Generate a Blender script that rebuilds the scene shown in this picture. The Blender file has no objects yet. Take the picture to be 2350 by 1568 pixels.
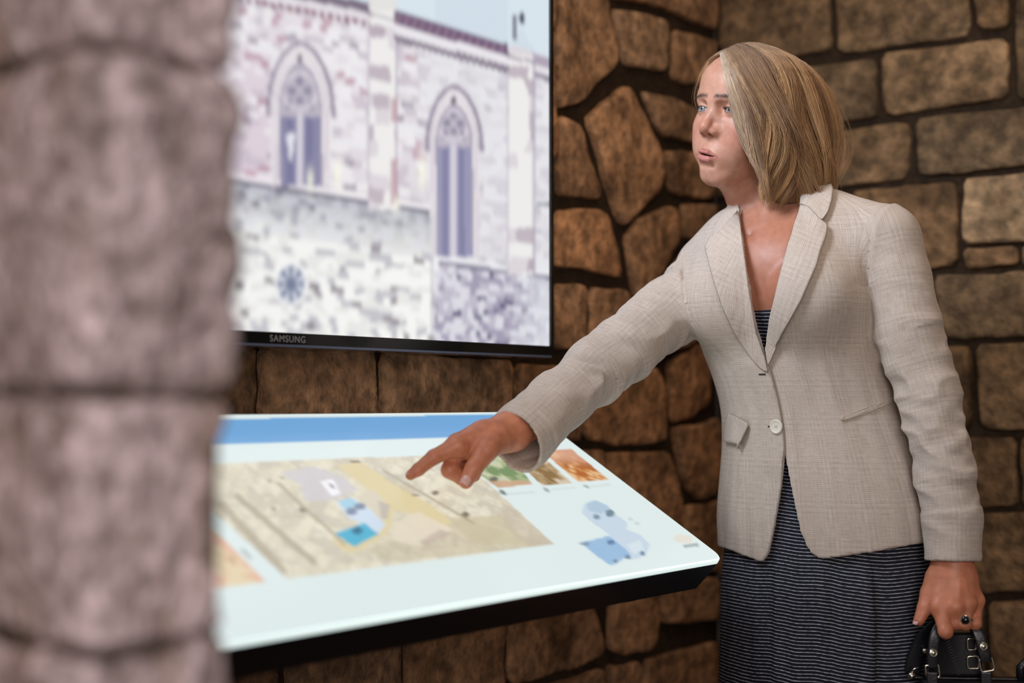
import bpy, math, random
import numpy as np
FASTHEAD = False

# ------------------------------------------------------------------ camera, world, lights, exposure
SC = bpy.context.scene
COL = SC.collection
F = 50.0 / 36.0 * 2350.0
CAM_H = 1.05
PITCH = math.atan((922 - 784) / F)
CP, SP = math.cos(PITCH), math.sin(PITCH)

cam_d = bpy.data.cameras.new('camera')
cam = bpy.data.objects.new('camera', cam_d)
COL.objects.link(cam)
cam.location = (0, 0, CAM_H)
cam.rotation_euler = (math.radians(90) + PITCH, 0, 0)
cam_d.lens = 50
cam_d.sensor_width = 36
cam_d.clip_start = 0.02
cam_d.dof.use_dof = True
cam_d.dof.focus_distance = 2.20
cam_d.dof.aperture_fstop = 1.8
SC.camera = cam

SC.view_settings.view_transform = 'Standard'
SC.view_settings.look = 'None'
SC.view_settings.gamma = 1.0
SC.view_settings.use_curve_mapping = False
SC.view_settings.exposure = 0.0

world = bpy.data.worlds.new('world')
SC.world = world
world.use_nodes = True
bgn = world.node_tree.nodes['Background']
bgn.inputs[0].default_value = (1.0, 0.86, 0.78, 1)
bgn.inputs[1].default_value = 0.12


def area_light(name, loc, target, size, power, color, size_y=None, spread=180):
    d = bpy.data.lights.new(name, 'AREA')
    d.energy = power
    d.color = color
    d.size = size
    if size_y:
        d.shape = 'RECTANGLE'
        d.size_y = size_y
    d.spread = math.radians(spread)
    o = bpy.data.objects.new(name, d)
    COL.objects.link(o)
    o.location = loc
    v = np.array(target, float) - np.array(loc, float)
    from mathutils import Vector
    o.rotation_euler = Vector(v).to_track_quat('-Z', 'Y').to_euler()
    return o


def spot_light(name, loc, target, power, color, angle=50, blend=0.8, radius=0.06):
    d = bpy.data.lights.new(name, 'SPOT')
    d.energy = power
    d.color = color
    d.spot_size = math.radians(angle)
    d.spot_blend = blend
    d.shadow_soft_size = radius
    o = bpy.data.objects.new(name, d)
    COL.objects.link(o)
    o.location = loc
    from mathutils import Vector
    v = np.array(target, float) - np.array(loc, float)
    o.rotation_euler = Vector(v).to_track_quat('-Z', 'Y').to_euler()
    return o


# daylight from the doorway behind the photographer, an added cool fill boosting the screen light on the face, a warm spot over the woman
area_light('doorway_daylight', (0.25, -1.6, 1.6), (0.2, 2.2, 1.0), 1.6, 48, (1.0, 0.91, 0.89), 1.7)
area_light('added_screen_fill', (-0.42, 1.66, 2.08), (0.33, 2.22, 1.47), 0.40, 3.2, (0.80, 0.87, 1.0), spread=75)
spot_light('ceiling_spot', (1.05, 2.35, 2.75), (0.47, 2.3, 1.35), 8, (1.0, 0.60, 0.30), 44)
spot_light('added_wall_fill', (0.95, 1.55, 2.8), (0.0, 2.7, 1.0), 15, (1.0, 0.76, 0.54), 70)  # added warm fill to brighten the television wall
spot_light('ceiling_wall_spot', (0.35, 1.75, 2.8), (1.0, 2.85, 1.5), 15, (1.0, 0.78, 0.52), 70)


# ------------------------------------------------------------------ helpers
def ray(px, py):
    u = (np.asarray(px, float) - 1175.0) / F
    v = -(np.asarray(py, float) - 784.0) / F
    return np.stack([u + 0 * v, CP - v * SP + 0 * u, SP + v * CP + 0 * u], -1)


def P(px, py, d):
    r = ray(px, py)
    s = np.asarray(d, float) / r[..., 1]
    return r * s[..., None] + np.array([0, 0, CAM_H])


def proj(p):
    p = np.asarray(p, float) - np.array([0, 0, CAM_H])
    x = p[..., 0]
    yc = p[..., 1] * CP + p[..., 2] * SP
    zc = -p[..., 1] * SP + p[..., 2] * CP
    return 1175 + F * x / yc, 784 - F * zc / yc


def on_plane(px, py, p0, n):
    r = ray(px, py)
    c = np.array([0, 0, CAM_H])
    s = ((np.asarray(p0) - c) @ n) / (r @ n)
    return c + r * s[..., None]


def norm(v):
    v = np.asarray(v, float)
    return v / np.linalg.norm(v)


def _hash(ix, iy, iz, seed):
    h = (ix * 374761393 + iy * 668265263 + iz * 2147483647 + seed * 1274126177) & 0xFFFFFFFF
    h = ((h ^ (h >> 13)) * 1274126177) & 0xFFFFFFFF
    h = h ^ (h >> 16)
    return (h & 0xFFFF).astype(np.float32) / 65535.0


def vnoise(p, seed=0):
    p = np.asarray(p, np.float64)
    i = np.floor(p).astype(np.int64)
    f = p - i
    f = f * f * (3 - 2 * f)
    r = 0
    for dx in (0, 1):
        for dy in (0, 1):
            for dz in (0, 1):
                w = (f[..., 0] if dx else 1 - f[..., 0]) * (f[..., 1] if dy else 1 - f[..., 1]) * (f[..., 2] if dz else 1 - f[..., 2])
                r = r + w * _hash(i[..., 0] + dx, i[..., 1] + dy, i[..., 2] + dz, seed)
    return r * 2 - 1


def fbm(p, octaves=3, seed=0):
    r, a = 0, 1.0
    p = np.asarray(p, float)
    for o in range(octaves):
        r = r + a * vnoise(p * (2 ** o), seed + o)
        a *= 0.5
    return r


def mesh_obj(name, verts, faces, mat=None, parent=None, smooth=True, colors=None, uv=None, link=True):
    me = bpy.data.meshes.new(name)
    V = np.asarray(verts, np.float32)
    me.from_pydata([], [], []) if False else None
    if isinstance(faces, np.ndarray) and faces.ndim == 2:
        k = faces.shape[1]
        me.vertices.add(len(V))
        me.vertices.foreach_set('co', V.ravel())
        me.loops.add(faces.size)
        me.loops.foreach_set('vertex_index', faces.astype(np.int32).ravel())
        me.polygons.add(len(faces))
        me.polygons.foreach_set('loop_start', np.arange(0, faces.size, k, dtype=np.int32))
        me.update(calc_edges=True)
    else:
        me.from_pydata([tuple(map(float, v)) for v in V], [], [tuple(int(i) for i in f) for f in faces])
        me.update()
    me.polygons.foreach_set('use_smooth', np.full(len(me.polygons), smooth, dtype=bool))
    if colors is not None:
        ca = me.color_attributes.new('paint', 'FLOAT_COLOR', 'POINT')
        c = np.ones((len(V), 4), np.float32)
        c[:, :3] = colors
        ca.data.foreach_set('color', c.ravel())
    if uv is not None:
        a = me.attributes.new('cloth', 'FLOAT_VECTOR', 'POINT')
        u = np.zeros((len(V), 3), np.float32)
        u[:, :np.asarray(uv).shape[1]] = uv
        a.data.foreach_set('vector', u.ravel())
    if mat is not None:
        me.materials.append(mat)
    me.validate(clean_customdata=False)
    o = bpy.data.objects.new(name, me)
    COL.objects.link(o)
    if parent is not None:
        o.parent = parent
    return o


def empty(name, loc=(0, 0, 0)):
    o = bpy.data.objects.new(name, None)
    COL.objects.link(o)
    o.location = loc
    return o


def part(o, parent):
    """parent keeping the world position (parent has no rotation)"""
    from mathutils import Matrix
    o.parent = parent
    t = np.zeros(3)
    q = parent
    while q is not None:
        t += np.array(q.location) + np.array(q.matrix_parent_inverse.translation)
        q = q.parent
    o.matrix_parent_inverse = Matrix.Translation(-t)
    return o


def tag(o, label=None, cat=None, group=None, kind=None):
    if label: o['label'] = label
    if cat: o['category'] = cat
    if group: o['group'] = group
    if kind: o['kind'] = kind
    return o


class MB:
    """collects simple shapes into one mesh"""
    def __init__(s):
        s.v, s.f = [], []

    def add(s, v, f):
        n = len(s.v)
        s.v += [tuple(map(float, q)) for q in v]
        s.f += [tuple(int(i) + n for i in q) for q in f]

    def box(s, o, ex, ey, ez):
        """o corner, three edge vectors"""
        o, ex, ey, ez = map(lambda q: np.array(q, float), (o, ex, ey, ez))
        v = [o, o + ex, o + ex + ey, o + ey, o + ez, o + ex + ez, o + ex + ey + ez, o + ey + ez]
        s.add(v, [(0, 3, 2, 1), (4, 5, 6, 7), (0, 1, 5, 4), (1, 2, 6, 5), (2, 3, 7, 6), (3, 0, 4, 7)])

    def tube(s, pts, rad, n=12, caps=True, closed=False):
        pts = np.asarray(pts, float)
        m = len(pts)
        rad = np.broadcast_to(np.asarray(rad, float), (m,))
        T = np.gradient(pts, axis=0) if not closed else np.roll(pts, -1, 0) - np.roll(pts, 1, 0)
        T /= np.linalg.norm(T, axis=1)[:, None] + 1e-12
        ref = np.array([0, 0, 1.0]) if abs(T[0][2]) < 0.9 else np.array([1.0, 0, 0])
        nrm = norm(np.cross(T[0], ref))
        V = []
        for i in range(m):
            nrm = nrm - T[i] * (nrm @ T[i])
            nrm = norm(nrm)
            b = np.cross(T[i], nrm)
            a = np.arange(n) / n * 2 * math.pi
            V.append(pts[i] + rad[i] * (np.cos(a)[:, None] * nrm + np.sin(a)[:, None] * b))
        V = np.concatenate(V)
        fs = []
        for i in range(m if closed else m - 1):
            j = (i + 1) % m
            for k in range(n):
                l = (k + 1) % n
                fs.append((i * n + k, i * n + l, j * n + l, j * n + k))
        if caps and not closed:
            fs.append(tuple(range(n - 1, -1, -1)))
            fs.append(tuple((m - 1) * n + k for k in range(n)))
        s.add(V, fs)

    def lathe(s, o, axis, prof, n=24):
        """prof list of (radius, height)"""
        axis = norm(axis)
        ref = np.array([0, 0, 1.0]) if abs(axis[2]) < 0.9 else np.array([1.0, 0, 0])
        u = norm(np.cross(axis, ref)); w = np.cross(axis, u)
        V = []
        a = np.arange(n) / n * 2 * math.pi
        for r, h in prof:
            V.append(np.array(o) + axis * h + r * (np.cos(a)[:, None] * u + np.sin(a)[:, None] * w))
        V = np.concatenate(V)
        fs = []
        for i in range(len(prof) - 1):
            for k in range(n):
                l = (k + 1) % n
                fs.append((i * n + k, i * n + l, (i + 1) * n + l, (i + 1) * n + k))
        fs.append(tuple(range(n - 1, -1, -1)))
        fs.append(tuple((len(prof) - 1) * n + k for k in range(n)))
        s.add(V, fs)

    def build(s, name, mat, parent=None, smooth=False, bevel=0):
        o = mesh_obj(name, s.v, s.f, mat, None, smooth)
        if bevel:
            m = o.modifiers.new('bevel', 'BEVEL')
            m.width = bevel
            m.segments = 3
            m.limit_method = 'ANGLE'
        if parent is not None:
            part(o, parent)
        return o


# ------------------------------------------------------------------ materials
def new_mat(name):
    m = bpy.data.materials.new(name)
    m.use_nodes = True
    nt = m.node_tree
    return m, nt, nt.nodes['Principled BSDF']


def plain(name, col, rough=0.5, metal=0.0, spec=0.5, bump=None):
    m, nt, b = new_mat(name)
    b.inputs['Base Color'].default_value = (*col, 1)
    b.inputs['Roughness'].default_value = rough
    b.inputs['Metallic'].default_value = metal
    b.inputs['Specular IOR Level'].default_value = spec
    tc = nt.nodes.new('ShaderNodeTexCoord')
    nz = nt.nodes.new('ShaderNodeTexNoise')
    nz.inputs['Scale'].default_value = bump[0] if bump else 60
    nt.links.new(tc.outputs['Object'], nz.inputs['Vector'])
    bp = nt.nodes.new('ShaderNodeBump')
    bp.inputs['Strength'].default_value = bump[1] if bump else 0.05
    bp.inputs['Distance'].default_value = 0.002
    nt.links.new(nz.outputs['Fac'], bp.inputs['Height'])
    nt.links.new(bp.outputs['Normal'], b.inputs['Normal'])
    return m


def stone_mat(name, scale=9.0, lo=0.40, hi=1.75, tint=(1.45, 1.3, 1.15), bump=1.0, rough=0.85, spec=0.25, dist=0.01, stain=None):
    m, nt, b = new_mat(name)
    L = nt.links.new
    tc = nt.nodes.new('ShaderNodeTexCoord')
    oi = nt.nodes.new('ShaderNodeObjectInfo')
    n1 = nt.nodes.new('ShaderNodeTexNoise'); n1.inputs['Scale'].default_value = scale; n1.inputs['Detail'].default_value = 6; n1.inputs['Roughness'].default_value = 0.62
    n2 = nt.nodes.new('ShaderNodeTexNoise'); n2.inputs['Scale'].default_value = scale * 4.5; n2.inputs['Detail'].default_value = 5
    n3 = nt.nodes.new('ShaderNodeTexNoise'); n3.inputs['Scale'].default_value = scale * 14; n3.inputs['Detail'].default_value = 4
    for n in (n1, n2, n3):
        L(tc.outputs['Object'], n.inputs['Vector'])
    r1 = nt.nodes.new('ShaderNodeValToRGB')
    r1.color_ramp.elements[0].position = 0.30; r1.color_ramp.elements[0].color = (lo, lo * 0.96, lo * 0.9, 1)
    r1.color_ramp.elements[1].position = 0.72; r1.color_ramp.elements[1].color = (hi, hi, hi, 1)
    L(n1.outputs['Fac'], r1.inputs['Fac'])
    mx = nt.nodes.new('ShaderNodeMix'); mx.data_type = 'RGBA'; mx.blend_type = 'MULTIPLY'; mx.inputs[0].default_value = 1
    L(oi.outputs['Color'], mx.inputs[6]); L(r1.outputs['Color'], mx.inputs[7])
    r2 = nt.nodes.new('ShaderNodeValToRGB')
    r2.color_ramp.elements[0].position = 0.35; r2.color_ramp.elements[0].color = (0.62, 0.58, 0.55, 1)
    r2.color_ramp.elements[1].position = 0.66; r2.color_ramp.elements[1].color = (*tint, 1)
    L(n2.outputs['Fac'], r2.inputs['Fac'])
    mx2 = nt.nodes.new('ShaderNodeMix'); mx2.data_type = 'RGBA'; mx2.blend_type = 'MULTIPLY'; mx2.inputs[0].default_value = 1
    L(mx.outputs[2], mx2.inputs[6]); L(r2.outputs['Color'], mx2.inputs[7])
    colout = mx2.outputs[2]
    if stain:
        n4 = nt.nodes.new('ShaderNodeTexNoise'); n4.inputs['Scale'].default_value = scale * 0.9; n4.inputs['Detail'].default_value = 2
        mp4 = nt.nodes.new('ShaderNodeMapping'); mp4.inputs['Scale'].default_value = (1, 1, 0.35); mp4.inputs['Location'].default_value = (3.1, 1.7, 0.4)
        L(tc.outputs['Object'], mp4.inputs['Vector']); L(mp4.outputs[0], n4.inputs['Vector'])
        r4 = nt.nodes.new('ShaderNodeValToRGB')
        r4.color_ramp.elements[0].position = 0.52; r4.color_ramp.elements[0].color = (0, 0, 0, 1)
        r4.color_ramp.elements[1].position = 0.66; r4.color_ramp.elements[1].color = (0.7, 0.7, 0.7, 1)
        L(n4.outputs['Fac'], r4.inputs['Fac'])
        mx4 = nt.nodes.new('ShaderNodeMix'); mx4.data_type = 'RGBA'
        L(r4.outputs['Color'], mx4.inputs[0]); L(colout, mx4.inputs[6]); mx4.inputs[7].default_value = (*stain, 1)
        colout = mx4.outputs[2]
    L(colout, b.inputs['Base Color'])
    ad = nt.nodes.new('ShaderNodeMath'); ad.operation = 'MULTIPLY_ADD'; ad.inputs[1].default_value = 0.35
    L(n3.outputs['Fac'], ad.inputs[0]); L(n2.outputs['Fac'], ad.inputs[2])
    bp = nt.nodes.new('ShaderNodeBump'); bp.inputs['Strength'].default_value = bump; bp.inputs['Distance'].default_value = dist
    L(ad.outputs[0], bp.inputs['Height']); L(bp.outputs['Normal'], b.inputs['Normal'])
    b.inputs['Roughness'].default_value = rough
    b.inputs['Specular IOR Level'].default_value = spec
    return m


def screen_mat(name, strength, rough=0.12, spec=0.4):
    m, nt, b = new_mat(name)
    at = nt.nodes.new('ShaderNodeAttribute'); at.attribute_name = 'paint'
    b.inputs['Base Color'].default_value = (0.02, 0.02, 0.02, 1)
    b.inputs['Roughness'].default_value = rough
    b.inputs['Specular IOR Level'].default_value = spec
    nt.links.new(at.outputs['Color'], b.inputs['Emission Color'])
    b.inputs['Emission Strength'].default_value = strength
    return m


def srgb(r, g, b):
    c = np.array([r, g, b], float) / 255
    return np.where(c <= 0.04045, c / 12.92, ((c + 0.055) / 1.055) ** 2.4)


M_STONE = stone_mat('rubble_stone')
M_MORTAR = stone_mat('dark_mortar', 25, 0.6, 1.3, (1.1, 1.05, 1.0), 0.5)
M_PIER = stone_mat('pier_stone', 13, 0.55, 1.5, (2.0, 1.98, 2.08), 1.0, 0.40, 0.5, 0.014, (0.42, 0.25, 0.165))
M_FLOOR = stone_mat('floor_stone', 6, 0.7, 1.2, (1.1, 1.08, 1.05), 0.2, 0.5, 0.4)
M_BLACK = plain('black_plastic', (0.006, 0.006, 0.007), 0.32)
M_BLACKGLOSS = plain('black_gloss', (0.004, 0.006, 0.006), 0.12)
M_STEEL = plain('dark_steel', (0.03, 0.03, 0.032), 0.4, 0.6)

# ------------------------------------------------------------------ room geometry
W1 = norm([0.62, 0.78, 0])              # along the screen wall, away from the camera to the right
N1 = np.array([W1[1], -W1[0], 0])       # out of the screen wall, into the room
W2 = N1.copy()                          # along the right wall, away from the corner
N2 = -W1                                # out of the right wall
ZC = 3.2
CORNER = np.array([(1645 - 1175) / F * ZC, ZC, 0.0])
UP = np.array([0, 0, 1.0])

PR = random.Random(7)


def stone_mesh(poly, O, A, N, seed, base=0.0, depth=0.03, nb=40, rough=0.0055, gap=0.0):
    """poly in wall coordinates (along, height); returns verts, faces; sits on the wall plane and stands proud"""
    poly = np.asarray(poly, float)
    # chaikin once for rounded corners
    q = []
    for i in range(len(poly)):
        a, b = poly[i], poly[(i + 1) % len(poly)]
        L = np.linalg.norm(b - a)
        c = min(0.16, 0.008 / max(L, 1e-6))
        q += [a + (b - a) * c, b + (a - b) * c]
    poly = np.array(q)
    seg = np.linalg.norm(np.roll(poly, -1, 0) - poly, axis=1)
    cum = np.concatenate([[0], np.cumsum(seg)])
    s = np.arange(nb) / nb * cum[-1]
    idx = np.clip(np.searchsorted(cum, s, side='right') - 1, 0, len(poly) - 1)
    fr = (s - cum[idx]) / seg[idx]
    B = poly[idx] + (np.roll(poly, -1, 0)[idx] - poly[idx]) * fr[:, None]
    cen = B.mean(0)
    dirs = B - cen
    rad = np.linalg.norm(dirs, axis=1)[:, None]
    B = cen + dirs * (1 - gap / rad)
    B += dirs / rad * (vnoise(np.stack([B[:, 0] * 28, B[:, 1] * 28, np.full(nb, seed * 3.7)], 1), 3)[:, None] * 0.0045)
    dirs = B - cen
    rad = np.linalg.norm(dirs, axis=1)
    m = rad.mean()
    rings = []
    for ins, h in ((0, -0.03), (0, depth - 0.007), (0.0025, depth - 0.001), (0.012, depth), (0.035, depth + 0.001), (0.065, depth + 0.001), (0.1, depth + 0.002)):
        k = 1 - ins / m
        if ins > 0.01 and k < 0.25:
            continue
        rings.append((cen + dirs * k, h, k))
    V = []
    for R, h, k in rings:
        w = O + R[:, :1] * A + R[:, 1:] * UP
        hh = np.full(nb, h)
        if h > 0:
            hh = hh + fbm(np.concatenate([R * 14, np.full((nb, 1), seed * 1.3)], 1), 3, 5) * rough * (1.0 if k < 0.99 else 0.5)
        V.append(w + hh[:, None] * N)
    cc = O + cen[0] * A + cen[1] * UP + (depth + 0.002 + rough * float(fbm(np.array([[cen[0] * 14, cen[1] * 14, seed * 1.3]]), 3, 5)[0])) * N
    V = np.concatenate(V + [cc[None]])
    fs = []
    nr = len(rings)
    for i in range(nr - 1):
        for k in range(nb):
            l = (k + 1) % nb
            fs.append((i * nb + k, i * nb + l, (i + 1) * nb + l, (i + 1) * nb + k))
    for k in range(nb):
        fs.append(((nr - 1) * nb + k, (nr - 1) * nb + (k + 1) % nb, nr * nb))
    # orientation: outline may be cw or ccw
    a2 = np.sum(B[:, 0] * np.roll(B[:, 1], -1) - np.roll(B[:, 0], -1) * B[:, 1])
    if (a2 > 0) != (np.cross(A, UP) @ N > 0):
        fs = [f[::-1] for f in fs]
    return V, fs


def in_poly(x, y, poly):
    r = np.zeros(np.shape(x), bool)
    n = len(poly)
    for i in range(n):
        x0, y0 = poly[i]
        x1, y1 = poly[(i + 1) % n]
        if y0 == y1:
            continue
        c = ((y0 > y) != (y1 > y)) & (x < (x1 - x0) * (y - y0) / (y1 - y0) + x0)
        r ^= c
    return r


def build_wall(name, O, A, N, polys_px, length, height, colfn, seed, split=0.005):
    """mortar slab + traced stones + packed stones where the photograph shows nothing"""
    mb = MB()
    mb.box(O - A * 0.0 - N * 0.25, A * length, N * 0.25, UP * height)
    wall = mb.build(name, M_MORTAR)
    wall.color = (0.046, 0.029, 0.016, 1)
    tag(wall, kind='structure')
    cell = 0.01
    nx, nz = int(length / cell), int(height / cell)
    occ = np.zeros((nx, nz), bool)
    gx, gz = np.meshgrid((np.arange(nx) + .5) * cell, (np.arange(nz) + .5) * cell, indexing='ij')
    k = 0
    for pp, tint in polys_px:
        pp = np.array(pp, float)
        w = on_plane(pp[:, 0], pp[:, 1], O, N) - O
        poly = np.stack([w @ A, w @ UP], 1)
        occ |= in_poly(gx, gz, poly)
        V, fs = stone_mesh(poly, O, A, N, seed + k, depth=0.013 + PR.random() * 0.009)
        o = mesh_obj('stone', V, fs, M_STONE, wall)
        o.color = (*colfn(tint), 1)
        k += 1
    # dilate so packed stones keep off the traced ones
    for _ in range(1):
        d = occ.copy()
        d[1:] |= occ[:-1]; d[:-1] |= occ[1:]; d[:, 1:] |= occ[:, :-1]; d[:, :-1] |= occ[:, 1:]
        occ = d
    z = 0
    while z < nz - 3:
        h = PR.randint(15, 24)
        h = min(h, nz - z)
        x = 0
        while x < nx - 3:
            if occ[x, z]:
                x += 1
                continue
            w = PR.randint(20, 38)
            x1 = x
            while x1 < min(x + w, nx) and not occ[x1, z]:
                x1 += 1
            z1 = z + h
            for zz in range(z, z + h):
                if occ[x:x1, zz].any():
                    z1 = zz
                    break
            if x1 - x >= 5 and z1 - z >= 5:
                a, b, c, d = x * cell, x1 * cell, z * cell, z1 * cell
                j = lambda: PR.uniform(-0.004, 0.004)
                g = 0.004
                poly = [(a + g + j(), c + g + j()), (b - g + j(), c + g + j()), (b - g + j(), d - g + j()), (a + g + j(), d - g + j())]
                V, fs = stone_mesh(poly, O, A, N, seed + k, depth=0.013 + PR.random() * 0.009, nb=26)
                o = mesh_obj('stone', V, fs, M_STONE, wall)
                o.color = (*colfn(None), 1)
                k += 1
                occ[x:x1, z:z1] = True
            x = x1 if x1 > x else x + 1
        z += 5
    return wall


def warm(t):
    if t is None:
        t = (PR.uniform(0.8, 1.15), PR.uniform(0.9, 1.05))
    return np.array([0.375, 0.228, 0.130]) * t[0] * np.array([1, t[1], t[1] ** 2])


def olive(t):
    if t is None:
        t = (PR.uniform(0.8, 1.15), PR.uniform(0.9, 1.1))
    return np.array([0.200, 0.138, 0.080]) * t[0] * np.array([1, t[1], t[1] ** 2])


LEFT_POLYS = [
    ([(1270, -70), (1375, -70), (1388, 40), (1412, 120), (1408, 145), (1370, 182), (1330, 232), (1270, 250)], (1.05, 1.0)),
    ([(1398, 22), (1470, 30), (1522, 48), (1528, 66), (1520, 165), (1480, 160), (1428, 150), (1420, 110)], (1.0, 1.08)),
    ([(1388, -70), (1636, -70), (1636, 72), (1600, 58), (1540, 30), (1480, 10), (1395, -4)], (0.85, 1.0)),
    ([(1540, 68), (1590, 80), (1636, 98), (1636, 190), (1560, 196), (1536, 182)], (0.75, 1.0)),
    ([(1336, 272), (1422, 198), (1440, 205), (1470, 272), (1495, 322), (1513, 400), (1508, 440), (1460, 478), (1421, 523), (1402, 480), (1378, 400), (1358, 330)], (1.25, 0.98)),
    ([(1468, 212), (1540, 226), (1590, 252), (1636, 262), (1636, 326), (1580, 328), (1512, 312), (1492, 270)], (0.95, 1.05)),
    ([(1518, 346), (1600, 346), (1640, 350), (1640, 458), (1560, 452), (1532, 438), (1526, 390)], (0.8, 1.0)),
    ([(1272, 268), (1322, 288), (1343, 370), (1368, 440), (1366, 458), (1330, 455), (1272, 450)], (1.0, 1.0)),
    ([(1268, 480), (1368, 480), (1388, 497), (1423, 640), (1370, 630), (1340, 618), (1268, 613)], (1.35, 0.92)),
    ([(1428, 545), (1462, 500), (1530, 470), (1545, 480), (1546, 560), (1502, 640), (1452, 700), (1440, 620)], (0.95, 0.98)),
    ([(1557, 470), (1640, 470), (1640, 560), (1562, 548)], (0.8, 1.0)),
    ([(1268, 650), (1338, 655), (1338, 800), (1268, 805)], (1.0, 1.0)),
    ([(1350, 658), (1420, 665), (1440, 700), (1440, 810), (1350, 805)], (0.95, 1.0)),
    ([(1455, 715), (1555, 590), (1640, 580), (1640, 700), (1560, 800), (1460, 830)], (0.9, 1.0)),
    ([(1345, 830), (1440, 838), (1505, 845), (1520, 900), (1525, 1010), (1480, 1022), (1400, 1025), (1335, 1005)], (1.0, 0.93)),
    ([(1526, 830), (1600, 785), (1624, 850), (1620, 930), (1580, 958), (1536, 970), (1528, 900)], (1.05, 0.92)),
    ([(1536, 985), (1600, 970), (1640, 960), (1640, 1130), (1600, 1150), (1562, 1110), (1544, 1040)], (0.9, 0.92)),
    ([(1385, 1040), (1520, 1034), (1536, 1090), (1552, 1150), (1540, 1230), (1460, 1230), (1385, 1150)], (0.95, 0.92)),
    ([(1566, 1165), (1640, 1145), (1640, 1310), (1570, 1310), (1556, 1230)], (0.85, 0.92)),
    ([(430, 788), (572, 796), (574, 1000), (430, 1000)], (0.8, 1.0)),
    ([(590, 790), (846, 800), (850, 1010), (590, 1012)], (1.1, 1.02)),
    ([(868, 806), (1166, 828), (1168, 1030), (868, 1030)], (1.1, 1.04)),
    ([(1180, 836), (1262, 842), (1325, 845), (1322, 1010), (1182, 1015)], (0.8, 0.97)),
    ([(655, 1400), (905, 1400), (908, 1628), (652, 1628)], (0.8, 1.05)),
    ([(925, 1390), (1146, 1375), (1150, 1628), (925, 1628)], (0.8, 1.0)),
    ([(1160, 1370), (1345, 1340), (1380, 1500), (1300, 1540), (1162, 1574)], (0.72, 0.98)),
    ([(1395, 1345), (1484, 1335), (1503, 1420), (1497, 1488), (1420, 1505), (1391, 1490)], (0.95, 0.95)),
    ([(1502, 1330), (1636, 1325), (1640, 1420), (1513, 1432)], (0.8, 0.95)),
    ([(1473, 1515), (1600, 1480), (1640, 1470), (1640, 1640), (1470, 1640)], (0.8, 0.95)),
    ([(1390, 1525), (1458, 1520), (1458, 1640), (1390, 1640)], (0.75, 0.95)),
    ([(1160, 1590), (1310, 1555), (1375, 1530), (1378, 1650), (1160, 1650)], (0.7, 0.98)),
]
RIGHT_POLYS = [
    ([(1656, -70), (1903, -70), (1906, 0), (1910, 118), (1850, 128), (1700, 150), (1656, 120)], (0.85, 1.0)),
    ([(1920, -70), (2226, -70), (2230, 85), (2160, 98), (2040, 110), (1990, 120), (1927, 126)], (1.0, 1.02)),
    ([(2242, -40), (2320, -40), (2318, 62), (2247, 70)], (1.05, 0.95)),
    ([(2338, -60), (2430, -60), (2430, 228), (2340, 230)], (0.8, 1.0)),
    ([(2028, 124), (2200, 104), (2318, 88), (2316, 224), (2200, 244), (2040, 270), (2031, 240)], (1.25, 1.0)),
    ([(1800, 160), (2009, 135), (2021, 270), (1930, 285), (1800, 302)], (0.9, 1.03)),
    ([(1800, 320), (1930, 302), (2084, 280), (2092, 330), (2085, 410), (1990, 424), (1930, 433), (1800, 445)], (1.05, 0.98)),
    ([(2107, 274), (2200, 264), (2430, 240), (2430, 376), (2350, 383), (2200, 400), (2112, 403)], (0.8, 1.05)),
    ([(1960, 442), (2196, 417), (2202, 608), (2100, 620), (1960, 628)], (0.9, 0.93)),
    ([(2214, 412), (2350, 394), (2430, 386), (2430, 550), (2350, 554), (2260, 560), (2217, 562)], (1.45, 1.06)),
    ([(2218, 572), (2340, 564), (2342, 608), (2300, 612), (2218, 618)], (1.2, 0.95)),
    ([(2352, 564), (2430, 560), (2430, 610), (2354, 612)], (1.0, 1.0)),
    ([(2152, 634), (2350, 624), (2430, 620), (2430, 768), (2345, 776), (2200, 780), (2162, 774)], (0.85, 1.05)),
    ([(2060, 796), (2232, 794), (2230, 984), (2060, 992)], (0.85, 0.93)),
    ([(2247, 792), (2430, 786), (2430, 984), (2252, 988)], (1.2, 1.02)),
    ([(2120, 1010), (2335, 1002), (2335, 1160), (2240, 1164), (2120, 1166)], (0.75, 0.95)),
    ([(2348, 1002), (2430, 1000), (2430, 1160), (2350, 1163)], (0.85, 1.0)),
    ([(2130, 1182), (2350, 1176), (2430, 1172), (2430, 1354), (2250, 1360), (2130, 1362)], (0.75, 0.98)),
    ([(2274, 1380), (2430, 1374), (2430, 1560), (2278, 1560)], (0.8, 0.98)),
    ([(2100, 1380), (2256, 1378), (2260, 1560), (2100, 1560)], (0.85, 1.0)),
]

fm = MB()
fm.box((-4, -4, -0.1), (9, 0, 0), (0, 9, 0), (0, 0, 0.1))
floor = fm.build('floor', M_FLOOR)
floor.color = (0.10, 0.08, 0.065, 1)
tag(floor, kind='structure')

wall_left = build_wall('wall_left', CORNER - W1 * 3.2, W1, N1, LEFT_POLYS, 3.2 - 0.001, 2.9, warm, 11)
wall_right = build_wall('wall_right', CORNER.copy(), W2, N2, RIGHT_POLYS, 2.3, 2.9, olive, 211)

# ------------------------------------------------------------------ near stone pier on the left
pier_n = 0.86                     # its end stands this far out of the screen wall
pe = on_plane(np.array([538.]), np.array([600.]), CORNER + N1 * pier_n, N1)[0]
po = on_plane(np.array([205.]), np.array([600.]), CORNER + N1 * pier_n, N1)[0]
pw = float((pe - po) @ W1)
corner_o = np.array([po[0], po[1], 0.0])
mb = MB()
mb.box(corner_o + W1 * 0.007 - N1 * 0.007, W1 * (pw - 0.014), -N1 * (pier_n - 0.05), UP * 2.7)
wall_near = mb.build('wall_near', M_MORTAR)
wall_near.color = (0.13, 0.10, 0.085, 1)
tag(wall_near, kind='structure')


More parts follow.
